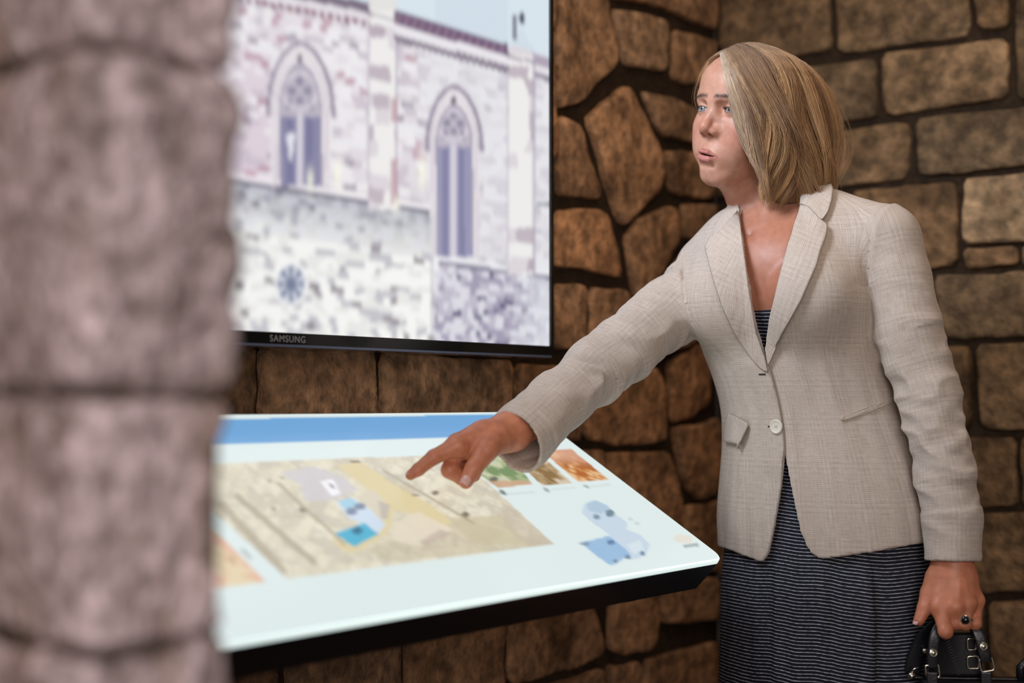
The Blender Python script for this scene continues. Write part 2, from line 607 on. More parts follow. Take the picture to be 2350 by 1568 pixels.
def pier_block(z0, z1, n0, n1, seed, bulge=0.0):
    """block of the pier: rounded box, subdivided, rough; n0..n1 measured back from the end face"""
    nu, nv, nw = 22, 26, max(6, int((n1 - n0) / 0.016))
    V, idx, fs = [], {}, []

    def vid(i, j, k):
        if (i, j, k) not in idx:
            idx[(i, j, k)] = len(V)
            V.append((i / nu, j / nw, k / nv))
        return idx[(i, j, k)]
    for i in range(nu):
        for k in range(nv):
            fs.append((vid(i, 0, k), vid(i + 1, 0, k), vid(i + 1, 0, k + 1), vid(i, 0, k + 1)))
            fs.append((vid(i, nw, k), vid(i, nw, k + 1), vid(i + 1, nw, k + 1), vid(i + 1, nw, k)))
    for j in range(nw):
        for k in range(nv):
            fs.append((vid(0, j, k), vid(0, j, k + 1), vid(0, j + 1, k + 1), vid(0, j + 1, k)))
            fs.append((vid(nu, j, k), vid(nu, j + 1, k), vid(nu, j + 1, k + 1), vid(nu, j, k + 1)))
        for i in range(nu):
            fs.append((vid(i, j, 0), vid(i, j + 1, 0), vid(i + 1, j + 1, 0), vid(i + 1, j, 0)))
            fs.append((vid(i, j, nv), vid(i + 1, j, nv), vid(i + 1, j + 1, nv), vid(i, j + 1, nv)))
    U = np.array(V)
    size = np.array([pw, n1 - n0, z1 - z0])
    q = (U - 0.5) * size
    h = size / 2 - 0.008
    c = np.clip(q, -h, h)
    dv = q - c
    l = np.linalg.norm(dv, axis=1)
    dn = dv / np.maximum(l, 1e-6)[:, None]
    q = c + dn * np.minimum(l, 0.008)[:, None]
    wp = q + np.array([0, 0, seed * 0.37])
    amp = fbm(wp * 30, 4, seed) * 0.006 + fbm(wp * 7, 2, seed + 9) * 0.005
    q = q + dn * amp[:, None]
    q[:, 0] += np.where(U[:, 0] > 0.5, bulge * np.sin(np.clip(U[:, 2], 0, 1) * math.pi * 0.9 + 0.2), 0)
    q = q + size / 2
    W = corner_o + q[:, :1] * W1 - (q[:, 1:2] + n0) * N1 + (q[:, 2:] + z0) * UP
    return W, fs


courses = [(0.0, 0.2), (0.206, 0.42), (0.426, 0.64), (0.646, 0.887), (0.893, 1.052), (1.058, 1.276), (1.282, 1.47), (1.476, 1.7), (1.706, 1.92), (1.926, 2.14), (2.146, 2.4), (2.406, 2.7)]
for ci, (a, b) in enumerate(courses):
    cut = 0.30 if ci % 2 else 0.44
    for bi, (n0, n1) in enumerate(((0, cut), (cut + 0.006, pier_n - 0.045))):
        W, fs = pier_block(a, b, n0, n1, 40 + ci * 3 + bi, -0.014 if ci == 4 else (0.005 if ci in (3, 5) else 0.0))
        o = mesh_obj('pier_stone', W, fs, M_PIER, wall_near)
        s = PR.uniform(0.9, 1.1)
        o.color = (0.50 * s, 0.41 * s, 0.405 * s, 1)

# ------------------------------------------------------------------ television
TVW, TVH = 1.262, 0.757
tv_n = 0.128
T0 = CORNER + N1 * tv_n
pt = on_plane(np.array([1272.]), np.array([822.]), T0, N1)[0]   # bottom right outer corner of the set
TVO = pt - W1 * TVW                                            # bottom left corner
tv = empty('television', tuple(pt - W1 * TVW / 2))
tag(tv, 'large black wall television showing a pale gothic stone church', 'television')
TVt = 0.045
mb = MB()
bz, bb = 0.0095, 0.021
mb.box(TVO - N1 * TVt, W1 * TVW, N1 * TVt, UP * bb)
mb.box(TVO - N1 * TVt + UP * (TVH - bz), W1 * TVW, N1 * TVt, UP * bz)
mb.box(TVO - N1 * TVt + UP * bb, W1 * bz, N1 * TVt, UP * (TVH - bb - bz))
mb.box(TVO - N1 * TVt + UP * bb + W1 * (TVW - bz), W1 * bz, N1 * TVt, UP * (TVH - bb - bz))
mb.build('bezel', M_BLACKGLOSS, tv, bevel=0.0015)
mb = MB()
mb.box(TVO - N1 * TVt + W1 * 0.005 + UP * 0.004, W1 * (TVW - 0.01), N1 * 0.02, UP * (TVH - 0.008))
mb.box(TVO - N1 * (TVt + 0.022) + W1 * 0.25 + UP * 0.15, W1 * 0.8, N1 * 0.024, UP * 0.4)
mb.build('back_housing', M_BLACK, tv, bevel=0.003)
mb = MB()
mb.box(TVO + UP * 0.0005 + N1 * 0.0003 + W1 * 0.01, W1 * (TVW - 0.02), N1 * 0.0015, UP * 0.0035)
mb.build('trim_strip', plain('blue_grey_trim', (0.16, 0.20, 0.30), 0.3, 0.5), tv)

# the picture
sx0, sx1, sz0, sz1 = bz, TVW - bz, bb, TVH - bz
nx, nz = 400, 230
gu, gv = np.meshgrid(np.linspace(sx0, sx1, nx), np.linspace(sz0, sz1, nz), indexing='ij')
SV = TVO + gu[..., None] * W1 + gv[..., None] * UP - N1 * 0.004
X, Y = proj(SV)


def blend(c, mask, col, a=1.0):
    m = (np.clip(mask, 0, 1) * a)[..., None]
    return c * (1 - m) + np.asarray(col) * m


def sstep(e0, e1, x):
    t = np.clip((x - e0) / (e1 - e0), 0, 1)
    return t * t * (3 - 2 * t)


def blocks(X, Y, w, h, slope, seed, dens, shift=0.5):
    """hash per masonry block, rows sloping; returns value 0..1 per block and random widths"""
    wb = vnoise(np.stack([X / (w * 1.7), Y / (h * 1.7), X * 0 + seed], -1), seed)
    wb2 = vnoise(np.stack([X / (w * 1.3), Y / (h * 1.3), X * 0 + seed + 9.5], -1), seed + 1)
    yy = Y - slope * X + wb * h * 0.35
    X = X + wb2 * w * 0.3
    r = np.floor(yy / h).astype(np.int64)
    off = _hash(r, r * 0, r * 0 + 5, seed) * w * 3
    xx = X + off
    wob = w * (0.7 + 0.6 * _hash(r, r * 0 + 1, r * 0, seed + 1))
    cidx = np.floor(xx / wob).astype(np.int64)
    return _hash(cidx, r, r * 0, seed + 2), _hash(cidx, r, r * 0 + 7, seed + 3)


c = np.zeros(X.shape + (3,)) + srgb(226, 219, 226)
g = fbm(np.stack([X / 90, Y / 90, X * 0], -1), 3, 2)
c = c * (1 + 0.06 * g[..., None])
pinkness = sstep(760, 540, X) * sstep(0, 300, Y)
c = blend(c, pinkness, srgb(222, 200, 218), 0.75)
b1, b2 = blocks(X, Y, 25, 17, 0.12, 3, 0.2)
c = blend(c, (b1 > 0.62) * 1.0, srgb(240, 240, 244), 0.55)
c = blend(c, (b1 < 0.22) * 1.0, srgb(200, 186, 204), 0.6)
c = blend(c, ((b2 > 0.95) & (X < 1010)) * 1.0, srgb(196, 150, 170), 0.75)
c = blend(c, ((b2 < 0.04)) * 1.0, srgb(150, 135, 160), 0.6)
c = blend(c, sstep(930, 1000, X) * 1.0, srgb(220, 222, 230), 0.45)
# lower left wall
low = (Y > 418 + (X - 540) * 0.156) & (X < 997)
lw = np.zeros_like(c) + srgb(230, 230, 228)
l1, l2 = blocks(X, Y, 20, 16, 0.1, 21, 0.2)
lw = blend(lw, (l1 > 0.55) * 1.0, srgb(246, 247, 244), 0.7)
lw = blend(lw, (l1 < 0.2) * 1.0, srgb(190, 188, 200), 0.8)
lw = blend(lw, (l2 > 0.94) * 1.0, srgb(150, 140, 152), 0.8)
topband = np.clip(1 - (Y - (418 + (X - 540) * 0.156)) / 110, 0, 1)
lw = blend(lw, topband, srgb(150, 152, 172), 0.75)
lw = blend(lw, (l1 > 0.6) * (topband > 0), srgb(214, 214, 226), 0.45)
c = np.where(low[..., None], lw, c)
# lower right wall
lowr = (Y > 602 + (X - 1000) * 0.135) & (X >= 997)
rw = np.zeros_like(c) + srgb(196, 190, 208)
r1_, r2_ = blocks(X, Y, 16, 14, 0.12, 51, 0.2)
rw = blend(rw, (r1_ > 0.62) * 1.0, srgb(226, 226, 236), 0.75)
rw = blend(rw, (r1_ < 0.25) * 1.0, srgb(160, 152, 182), 0.7)
rw = blend(rw, (r2_ > 0.95) * 1.0, srgb(110, 108, 140), 0.8)
rw = blend(rw, sstep(1150, 1260, X), srgb(224, 228, 236), 0.6)
c = np.where(lowr[..., None], rw, c)
# ledges
d = Y - (416 + (X - 540) * 0.156)
c = blend(c, (np.abs(d) < 5) & (X < 998), srgb(128, 124, 146), 0.9)
c = blend(c, (d > -14) & (d <= -5) & (X < 998), srgb(244, 240, 244), 0.9)
d = Y - (602 + (X - 1000) * 0.135)
c = blend(c, (np.abs(d) < 5) & (X > 997), srgb(140, 136, 160), 0.85)
c = blend(c, (d > -14) & (d <= -5) & (X > 997), srgb(238, 238, 244), 0.9)
c = blend(c, (np.abs(X - 1000) < 7) & (Y > 490) & (Y < 620), srgb(240, 240, 244), 0.9)
c = blend(c, (np.abs(X - 992) < 3) & (Y > 490) & (Y < 790), srgb(176, 172, 190), 0.6)
# buttresses
for x0, x1, y1, side in ((846, 910, 482, 1), (1166, 1226, 632, 1)):
    m = (X > x0) & (X < x1) & (Y < y1)
    bt = np.zeros_like(c) + srgb(236, 234, 234)
    q1, q2 = blocks(X, Y, 40, 34, 0.1, 77 + x0, 0.2)
    bt = blend(bt, (q1 < 0.25) * 1.0, srgb(214, 204, 214), 0.7)
    bt = blend(bt, (q2 > 0.93) * 1.0, srgb(180, 160, 180), 0.7)
    c = np.where(m[..., None], bt, c)
    c = blend(c, (np.abs(X - x1) < 4) & (Y < y1) & (Y > 60), srgb(176, 168, 188), 0.6)
    c = blend(c, (np.abs(X - x0) < 3) & (Y < y1) & (Y > 60), srgb(190, 180, 200), 0.5)
qq = _hash(np.floor(Y / 28).astype(np.int64), np.zeros(Y.shape, np.int64), np.zeros(Y.shape, np.int64), 91)
c = blend(c, (np.abs(X - 905) < 8) & (qq > 0.55) & (Y > 200) & (Y < 470), srgb(196, 150, 166), 0.7)
c = blend(c, (X > 1232) & (np.abs(Y - (466 + (X - 1232) * 0.15)) < 5), srgb(150, 150, 168), 0.8)


def arch(ax, apex, hw, spring, bottom):
    """signed-ish mask of a pointed arch: inside when value < 1"""
    dx = np.abs(X - ax - (Y - apex) * 0.012)
    t = np.clip((Y - apex) / (spring - apex), 0, 1)
    half = hw * np.sqrt(np.clip(1 - (1 - t) ** 2, 0, 1)) ** 1.15
    return np.where((Y >= apex) & (Y <= bottom), dx / np.maximum(half, 0.5), 9.0)


for ax, ap, hw, sp, hoodb, iap, ihw, isp, ib in ((688, 93, 80, 262, 270, 143, 45, 260, 428), (1041, 193, 68, 340, 350, 238, 38, 330, 590)):
    hood = arch(ax, ap, hw, sp, hoodb)
    c = blend(c, hood < 1, srgb(160, 148, 172), 0.85)
    hood2 = arch(ax, ap + 12, hw - 11, sp, ib)
    c = blend(c, hood2 < 1, srgb(232, 224, 230), 0.95)
    hood3 = arch(ax, (ap + iap) / 2 + 6, (hw + ihw) / 2, isp, ib)
    c = blend(c, (hood3 < 1) & (hood3 > 0.9), srgb(206, 196, 210), 0.7)
    inn = arch(ax, iap, ihw + 5, isp, ib)
    c = blend(c, inn < 1, srgb(172, 162, 184), 0.9)
    inn = arch(ax, iap + 8, ihw, isp, ib)
    trace = srgb(196, 188, 204)
    c = blend(c, inn < 1, trace, 0.9)
    lan = (inn < 1) & (Y > isp + 8)
    c = blend(c, lan, srgb(148, 146, 182) if ax < 800 else srgb(158, 158, 194), 0.95)
    c = blend(c, lan & (np.abs(np.abs(X - ax) - ihw * 0.5) < 6), srgb(128, 126, 164), 0.5)
    for ox, oy, rr in ((0, -55, 13), (-18, -32, 13), (18, -30, 13), (0, -8, 12), (-26, 8, 9), (27, 10, 9), (-22, -6, 8), (24, -4, 8)):
        s_ = ihw / 45
        dd = np.hypot((X - ax - ox * s_) , (Y - (isp - 22) - oy * s_ * 0.95))
        c = blend(c, dd < rr * s_ * 0.8, srgb(150, 144, 172), 0.85)
    dd = np.hypot(X - ax, Y - (isp - 50 * ihw / 45))
    c = blend(c, (np.abs(dd - 40 * ihw / 45) < 4) & (inn < 0.95), srgb(222, 214, 226), 0.8)
    c = blend(c, (np.abs(X - ax) < 7) & (Y > isp) & (Y < ib), srgb(216, 208, 222), 0.95)
    c = blend(c, np.hypot(X - ax, (Y - iap + 8) * 0.7) < 7, srgb(110, 100, 118), 0.8)
c = blend(c, (np.hypot(X - 667, Y - 315) < 11) | ((np.abs(X - 667) < 9 - (Y - 315) / 8) & (Y > 315) & (Y < 368)), srgb(232, 232, 242), 0.9)
# roofs, sky
sky = srgb(212, 227, 238)
roof = 22 + (X - 905) * 0.305
mroof = X > 905
c = blend(c, mroof & (Y < roof), sky)
c = blend(c, mroof & (Y < roof) & (X > 1000), srgb(200, 214, 230), 0.5)
th = 34 - (X - 905) * 0.03
tile = (np.sin(X / 3.2 + Y / 9) > 0)
mt_ = mroof & (Y >= roof) & (Y < roof + th) & (X < 1168)
c = blend(c, mt_, srgb(128, 110, 138), 0.95)
c = blend(c, mt_ & tile & (Y > roof + 6), srgb(164, 132, 158), 0.8)
c = blend(c, mroof & (Y >= roof + th) & (Y < roof + th + 22) & (X < 1168), srgb(232, 228, 236), 0.9)
de = roof + th + 22
c = blend(c, mroof & (Y >= de) & (Y < de + 15 + 5 * (np.sin(X / 2.3) > 0)) & (X < 1168), srgb(140, 126, 146), 0.85)
c = blend(c, mroof & (Y >= de) & (Y < de + 6) & (X < 1168) & (np.sin(X / 2.3) > 0.2), srgb(214, 204, 216), 0.7)
m2 = (X > 1226)
r2 = 122 + (X - 1226) * 0.30
c = blend(c, m2 & (Y < r2), sky)
c = blend(c, m2 & (Y >= r2) & (Y < r2 + 24), srgb(176, 160, 184), 0.85)
c = blend(c, m2 & (Y >= r2 + 42) & (Y < r2 + 56), srgb(140, 132, 156), 0.8)
m3 = X < 848
r3 = -36 + (X - 640) * 0.20
c = blend(c, m3 & (Y < r3), sky)
c = blend(c, m3 & (Y >= r3) & (Y < r3 + 24), srgb(132, 118, 140), 0.9)
c = blend(c, m3 & (Y >= r3 + 24) & (Y < r3 + 42), srgb(228, 222, 230), 0.9)
c = blend(c, m3 & (Y >= r3 + 42) & (Y < r3 + 58) & (np.sin(X / 3.0) > -0.4), srgb(158, 118, 136), 0.85)
c = blend(c, (X > 845) & (X < 912) & (Y < 25), srgb(226, 224, 222), 0.9)
c = blend(c, (X > 842) & (X < 915) & (np.abs(Y - 30 - (X - 845) * 0.28) < 4), srgb(160, 146, 160), 0.8)
pin = (X > 1166) & (X < 1226) & (Y < 118) & (np.abs(X - 1196) > (Y - 62) * 0.55)
c = blend(c, pin, sky)
c = blend(c, (X > 1164) & (X < 1228) & (np.abs(Y - 130 - (X - 1166) * 0.22) < 4), srgb(166, 156, 172), 0.8)
c = blend(c, np.hypot((X - 1198), (Y - 42) * 0.45) < 7, srgb(96, 98, 116), 0.9)
c = blend(c, (np.abs(X - 1181) < 4) & (Y > 34) & (Y < 92), srgb(120, 120, 140), 0.8)
# rose window
rx, ry = (X - 668) / 36.0, (Y - 652) / 48.0
rr = np.hypot(rx, ry)
an = np.arctan2(ry, rx)
c = blend(c, rr < 1.08, srgb(244, 242, 244), 0.9)
c = blend(c, rr < 0.92, srgb(206, 212, 226), 0.95)
c = blend(c, (rr < 0.86) & (rr > 0.22) & (np.cos(an * 8) > -0.1), srgb(122, 132, 164), 0.9)
c = blend(c, rr < 0.3, srgb(124, 134, 166), 0.9)
# candle-like reflections painted into the screen colour as pale flares
for fx, fy, fw, fh in ((712, 412, 7, 26), (775, 398, 8, 34), (968, 395, 8, 40), (910, 470, 7, 18)):
    c = blend(c, np.exp(-((X - fx) / fw) ** 2 - ((Y - fy) / fh) ** 2), srgb(250, 248, 226), 0.85)
def soften(c, r):
    for ax in (0, 1):
        k = np.hanning(2 * r + 3)[1:-1]; k /= k.sum()
        pad = [(0, 0)] * 3; pad[ax] = (r, r)
        q = np.pad(c, pad, mode='edge')
        n = c.shape[ax]
        c = sum(k[i] * np.take(q, np.arange(i, i + n), axis=ax) for i in range(2 * r + 1))
    return c


c = c * 0.72 + c.mean(-1, keepdims=True) * 0.28
c = c + (c - srgb(228, 226, 230)) * 0.16
TVC = np.clip(soften(c, 2), 0, 1)


def grid_faces(nx, nz):
    i, j = np.meshgrid(np.arange(nx - 1), np.arange(nz - 1), indexing='ij')
    a = i * nz + j
    return np.stack([a, a + nz, a + nz + 1, a + 1], -1).reshape(-1, 4)


M_TVSCREEN = screen_mat('television_picture', 1.0, 0.25, 0.3)
so = mesh_obj('screen', SV.reshape(-1, 3), grid_faces(nx, nz), M_TVSCREEN, None, True, TVC.reshape(-1, 3))
part(so, tv)

# maker's name on the lower bezel
fc = bpy.data.curves.new('maker_logo_text', 'FONT')
fc.body = 'SAMSUNG'
fc.size = 0.0135
fc.extrude = 0.0004
fc.align_x = 'CENTER'
fc.space_character = 1.15
lo = bpy.data.objects.new('maker_logo_text', fc)
COL.objects.link(lo)
from mathutils import Matrix, Vector
R3 = Matrix((tuple(W1), tuple(UP), tuple(N1))).transposed()
lo.matrix_world = Matrix.Translation(Vector(TVO + W1 * TVW * 0.5 + UP * 0.0075 + N1 * 0.0006)) @ R3.to_4x4()
lo.data.materials.append(plain('silver_print', (0.30, 0.30, 0.29), 0.4, 0.0))
bpy.context.view_layer.update()
lme = bpy.data.meshes.new_from_object(lo)
lmw = lo.matrix_world.copy()
lme.transform(lmw)
bpy.data.objects.remove(lo)
lo = bpy.data.objects.new('maker_logo', lme)
COL.objects.link(lo)
part(lo, tv)

# ------------------------------------------------------------------ lit exhibit table
TH = math.radians(31)
E1 = W1
FRc = P(1664, 1283, 2.2)                      # front right corner of the top
E2 = -W2 * math.cos(TH) + UP * math.sin(TH)   # up the slope, towards the wall
E3 = np.cross(E1, E2)                         # out of the top
TL_, TWd = 1.13, 0.437
TO = FRc - E1 * TL_                           # front left corner of the top
table = empty('exhibit_table', (float((TO + E1 * TL_ / 2)[0]), float((TO + E1 * TL_ / 2)[1]), 0.0))
tag(table, 'sloping backlit exhibit table with a city map under glass', 'display table')


def round_rect(L, Wd, r, n=8):
    pts = []
    for cx, cy, a0 in ((L - r, r, -90), (L - r, Wd - r, 0), (r, Wd - r, 90), (r, r, 180)):
        for k in range(n + 1):
            a = math.radians(a0 + 90 * k / n)
            pts.append((cx + r * math.cos(a), cy + r * math.sin(a)))
    return np.array(pts)


def slab(outlines, mat, name, parent, bevel=0):
    """outlines: list of (points Nx2, height) bottom to top"""
    V, fs = [], []
    n = len(outlines[0][0])
    for pts, h in outlines:
        V.append(TO + pts[:, :1] * E1 + pts[:, 1:] * E2 + h * E3)
    for i in range(len(outlines) - 1):
        for k in range(n):
            l = (k + 1) % n
            fs.append((i * n + k, i * n + l, (i + 1) * n + l, (i + 1) * n + k))
    fs.append(tuple(range(n - 1, -1, -1)))
    fs.append(tuple((len(outlines) - 1) * n + k for k in range(n)))
    o = mesh_obj(name, np.concatenate(V), fs, mat, None, False)
    part(o, parent)
    return o


rr_o = round_rect(TL_, TWd, 0.022)
inset = lambda d: round_rect(TL_ - 2 * d, TWd - 2 * d, max(0.004, 0.022 - d)) + d
slab([(inset(0.022), -0.060), (inset(0.010), -0.060), (inset(0.001), -0.016), (rr_o, -0.0075)], M_BLACK, 'housing', table)
M_GLASSEDGE, nt, b = new_mat('lit_glass_edge')
b.inputs['Base Color'].default_value = (0.75, 0.9, 0.88, 1)
b.inputs['Roughness'].default_value = 0.15
b.inputs['Emission Color'].default_value = (0.82, 0.97, 0.94, 1)
b.inputs['Emission Strength'].default_value = 0.75
slab([(rr_o, -0.0072), (rr_o, -0.0012), (inset(0.0015), -0.0002)], M_GLASSEDGE, 'glass_edge', table)

# printed, backlit sheet
nx, nz = 440, 180
gu, gv = np.meshgrid(np.linspace(0, 1, nx), np.linspace(0, 1, nz), indexing='ij')
gu2 = 0.003 + gu * (TL_ - 0.006)
gv2 = 0.003 + gv * (TWd - 0.006)
# round the corners of the sheet
r = 0.02
cx = np.clip(gu2, r + 0.003, TL_ - r - 0.003); cy = np.clip(gv2, r + 0.003, TWd - r - 0.003)
ddx, ddy = gu2 - cx, gv2 - cy
mm = np.maximum(np.abs(ddx), np.abs(ddy)); ll = np.hypot(ddx, ddy)
kf = np.where(ll > 1e-9, mm / np.maximum(ll, 1e-9), 1)
gu2, gv2 = cx + ddx * kf, cy + ddy * kf
SV = TO + gu2[..., None] * E1 + gv2[..., None] * E2 + 0.0003 * E3
X, Y = proj(SV)
c = np.zeros(X.shape + (3,)) + srgb(221, 234, 233)
edge = np.minimum(np.minimum(gu2, TL_ - gu2), np.minimum(gv2, TWd - gv2))


def pm(pts):
    return in_poly(X, Y, pts)


def on_px(pts):
    return [tuple(q) for q in pts]


# blue header band
c = blend(c, pm([(300, 966), (1215, 950), (1160, 996), (1050, 1004), (300, 1026)]), srgb(112, 166, 216))
# the map
mapp = [(380, 1072), (520, 1064), (800, 1052), (1052, 1043), (1105, 1095), (1272, 1250), (960, 1291), (660, 1330)]
mm = pm(mapp)
mcol = np.zeros_like(c) + srgb(216, 208, 184)
# block pattern in sheet coordinates rotated to the streets
ang = math.radians(38)
su, sv = gu2 * math.cos(ang) + gv2 * math.sin(ang), -gu2 * math.sin(ang) + gv2 * math.cos(ang)
wob = fbm(np.stack([gu2 * 14, gv2 * 14, gu2 * 0], -1), 2, 8) * 0.012
su, sv = su + wob, sv + wob[..., ::-1] * 0.3
k1, k2 = blocks(su * 1000, sv * 1000, 26, 19, 0.0, 15, 0)
mcol = blend(mcol, (k1 < 0.38) * 1.0, srgb(226, 219, 196), 0.9)
mcol = blend(mcol, (k1 > 0.72) * 1.0, srgb(198, 190, 172), 0.8)
k3, k4 = blocks(su * 1000, sv * 1000, 9, 7, 0.0, 35, 0)
mcol = blend(mcol, (k3 < 0.16) * 1.0, srgb(196, 188, 174), 0.5)
mcol = blend(mcol, (k3 > 0.86) * 1.0, srgb(232, 226, 206), 0.6)
fy = np.abs(((sv * 1000 / 19) % 1) - 0.5)
mcol = blend(mcol, fy > 0.43, srgb(190, 182, 166), 0.45)
gn = fbm(np.stack([gu2 * 60, gv2 * 60, gu2 * 0], -1), 3, 4)
mcol = mcol * (1 + 0.05 * gn[..., None])
mcol = mcol * 0.86 + 0.14 * srgb(232, 230, 216)


def mpoly(pts, col, a=0.92):
    global mcol
    mcol = blend(mcol, pm(pts), srgb(*col), a)


mpoly([(1000, 1180), (1060, 1190), (1270, 1250), (1100, 1270), (900, 1290), (830, 1262), (900, 1240), (1010, 1240)], (196, 186, 158), 0.55)
mpoly([(1030, 1195), (1150, 1180), (1210, 1250), (1090, 1250)], (200, 190, 160), 0.7)
mpoly([(1150, 1150), (1200, 1185), (1272, 1250), (1215, 1255), (1160, 1210)], (192, 180, 160), 0.6)
mpoly([(770, 1066), (830, 1062), (900, 1106), (990, 1160), (1040, 1200), (1010, 1208), (940, 1180), (905, 1170), (890, 1225), (830, 1262), (800, 1270), (770, 1250), (760, 1236), (850, 1240), (885, 1190), (880, 1150), (840, 1120), (800, 1090)], (220, 206, 162), 0.95)
mpoly([(905, 1200), (960, 1175), (1010, 1200), (1040, 1215), (960, 1255), (900, 1240)], (226, 216, 196), 0.9)
mpoly([(960, 1245), (1010, 1215), (1035, 1225), (980, 1252)], (188, 172, 160), 0.7)
mpoly([(640, 1085), (720, 1070), (790, 1095), (820, 1125), (760, 1150), (700, 1150), (690, 1115)], (206, 202, 206), 0.85)
mpoly([(735, 1105), (765, 1100), (782, 1135), (760, 1138)], (244, 244, 246), 0.95)
mpoly([(752, 1108), (764, 1112), (770, 1124), (760, 1120)], (120, 120, 134), 0.9)
mpoly([(815, 1140), (860, 1125), (895, 1165), (880, 1195), (850, 1170)], (214, 206, 186), 0.9)
mpoly([(868, 1150), (895, 1158), (890, 1192), (876, 1192)], (186, 178, 168), 0.8)
mpoly([(772, 1152), (808, 1142), (850, 1170), (884, 1205), (870, 1225), (840, 1205), (800, 1190)], (204, 220, 236), 0.97)
mpoly([(776, 1150), (806, 1143), (826, 1160), (790, 1168)], (160, 206, 226), 0.9)
mpoly([(768, 1224), (836, 1200), (868, 1226), (812, 1256)], (78, 178, 210), 0.98)
for ex, ey, rx_, ry_ in ((806, 1174, 13, 9), (826, 1163, 13, 8), (820, 1218, 12, 9)):
    mcol = blend(mcol, np.hypot((X - ex) / rx_, (Y - ey) / ry_) < 1, srgb(110, 120, 146) if ey < 1200 else srgb(40, 96, 128), 0.85)
for ex, ey, rx_, ry_ in ((695, 1170, 9, 6), (999, 1131, 8, 6), (815, 1060, 12, 3), (1068, 1182, 9, 7), (955, 1137, 10, 3), (628, 1168, 4, 4), (620, 1104, 4, 3), (648, 1098, 4, 3)):
    mcol = blend(mcol, np.hypot((X - ex) / rx_, (Y - ey) / ry_) < 1, srgb(96, 84, 66), 0.85)
# streets along the left
for (xa, ya), (xb, yb), wd in (((510, 1160), (650, 1310), 9), ((545, 1140), (720, 1290), 7), ((640, 1110), (790, 1250), 4), ((880, 1080), (1085, 1200), 3)):
    t = np.clip(((X - xa) * (xb - xa) + (Y - ya) * (yb - ya)) / ((xb - xa) ** 2 + (yb - ya) ** 2), 0, 1)
    dd = np.hypot(X - xa - t * (xb - xa), (Y - ya - t * (yb - ya)))
    mcol = blend(mcol, dd < wd, srgb(178, 168, 146), 0.85)
# steps near the pointing finger
st = pm([(880, 1100), (930, 1080), (975, 1125), (950, 1140)])
mcol = blend(mcol, st & (np.sin((X + Y * 2.2) / 3.0) > 0.1), srgb(184, 178, 160), 0.7)
c = np.where(mm[..., None], mcol, c)
# three photographs
ph = [([(1092, 1083), (1150, 1040), (1168, 1040), (1222, 1112), (1142, 1120)], (164, 178, 134), 1),
      ([(1178, 1044), (1236, 1040), (1314, 1109), (1244, 1115), (1190, 1062)], (176, 150, 112), 2),
      ([(1244, 1036), (1310, 1030), (1397, 1101), (1327, 1107)], (202, 138, 82), 3)]
pn = fbm(np.stack([gu2 * 45, gv2 * 45, gu2 * 0 + 3], -1), 4, 14)
pn2 = fbm(np.stack([gu2 * 30, gv2 * 30, gu2 * 0 + 9], -1), 3, 24)
for pts, col, k in ph:
    m = pm(pts)
    q = np.zeros_like(c) + srgb(*col)
    if k == 1:
        q = blend(q, pn > 0.1, srgb(206, 208, 180), 0.8); q = blend(q, pn < -0.45, srgb(96, 130, 86), 0.7)
        q = blend(q, Y > 1104, srgb(206, 164, 136), 0.85)
        q = blend(q, np.hypot((X - 1134) / 10, (Y - 1100) / 6) < 1, srgb(96, 96, 92), 0.9)
    elif k == 2:
        q = blend(q, pn > 0.15, srgb(218, 204, 184), 0.8); q = blend(q, pn < -0.3, srgb(128, 100, 58), 0.8)
    else:
        q = blend(q, pn > 0.1, srgb(232, 196, 150), 0.8); q = blend(q, pn < -0.3, srgb(168, 92, 40), 0.8)
        q = blend(q, sstep(1075, 1045, Y), srgb(222, 176, 150), 0.7)
    c = np.where(m[..., None], q, c)
# lower left photograph
_lp = on_plane(np.array([498., 608.]), np.array([1222., 1336.]), TO, E3) - TO
_s1, _w0, _w1 = float(_lp[1] @ E1), float(_lp[1] @ E2), float(_lp[0] @ E2)
m = (gu2 < _s1) & (gu2 > _s1 - 0.19) & (gv2 > _w0) & (gv2 < _w1 + 0.01)
q = np.zeros_like(c) + srgb(224, 200, 164)
q = blend(q, pn > 0.1, srgb(230, 214, 180), 0.8); q = blend(q, pn2 < -0.2, srgb(228, 176, 158), 0.7)
q = blend(q, pn < -0.5, srgb(186, 146, 120), 0.5)
c = np.where(m[..., None], q, c)
# caption marks
for (xa, ya), (xb, yb), wd, col in (((1150, 1128), (1158, 1133), 4, (96, 108, 108)), ((1250, 1122), (1258, 1127), 3.5, (150, 166, 166)), ((1342, 1115), (1350, 1118), 3, (160, 172, 172)),
                                    ((1165, 1134), (1225, 1130), 2.4, (206, 218, 218)), ((1268, 1124), (1320, 1120), 2.4, (210, 220, 222)), ((1358, 1116), (1400, 1112), 2.2, (210, 220, 222)),
                                    ((1572, 1254), (1600, 1251), 4, (150, 166, 164)), ((556, 1262), (574, 1280), 4, (150, 156, 156)), ((482, 1362), (488, 1368), 4, (110, 116, 118)), ((1556, 1236), (1580, 1238), 9, (228, 220, 206))):
    t = np.clip(((X - xa) * (xb - xa) + (Y - ya) * (yb - ya)) / ((xb - xa) ** 2 + (yb - ya) ** 2), 0, 1)
    dd = np.hypot(X - xa - t * (xb - xa), (Y - ya - t * (yb - ya)))
    c = blend(c, dd < wd, srgb(*col), 0.85)
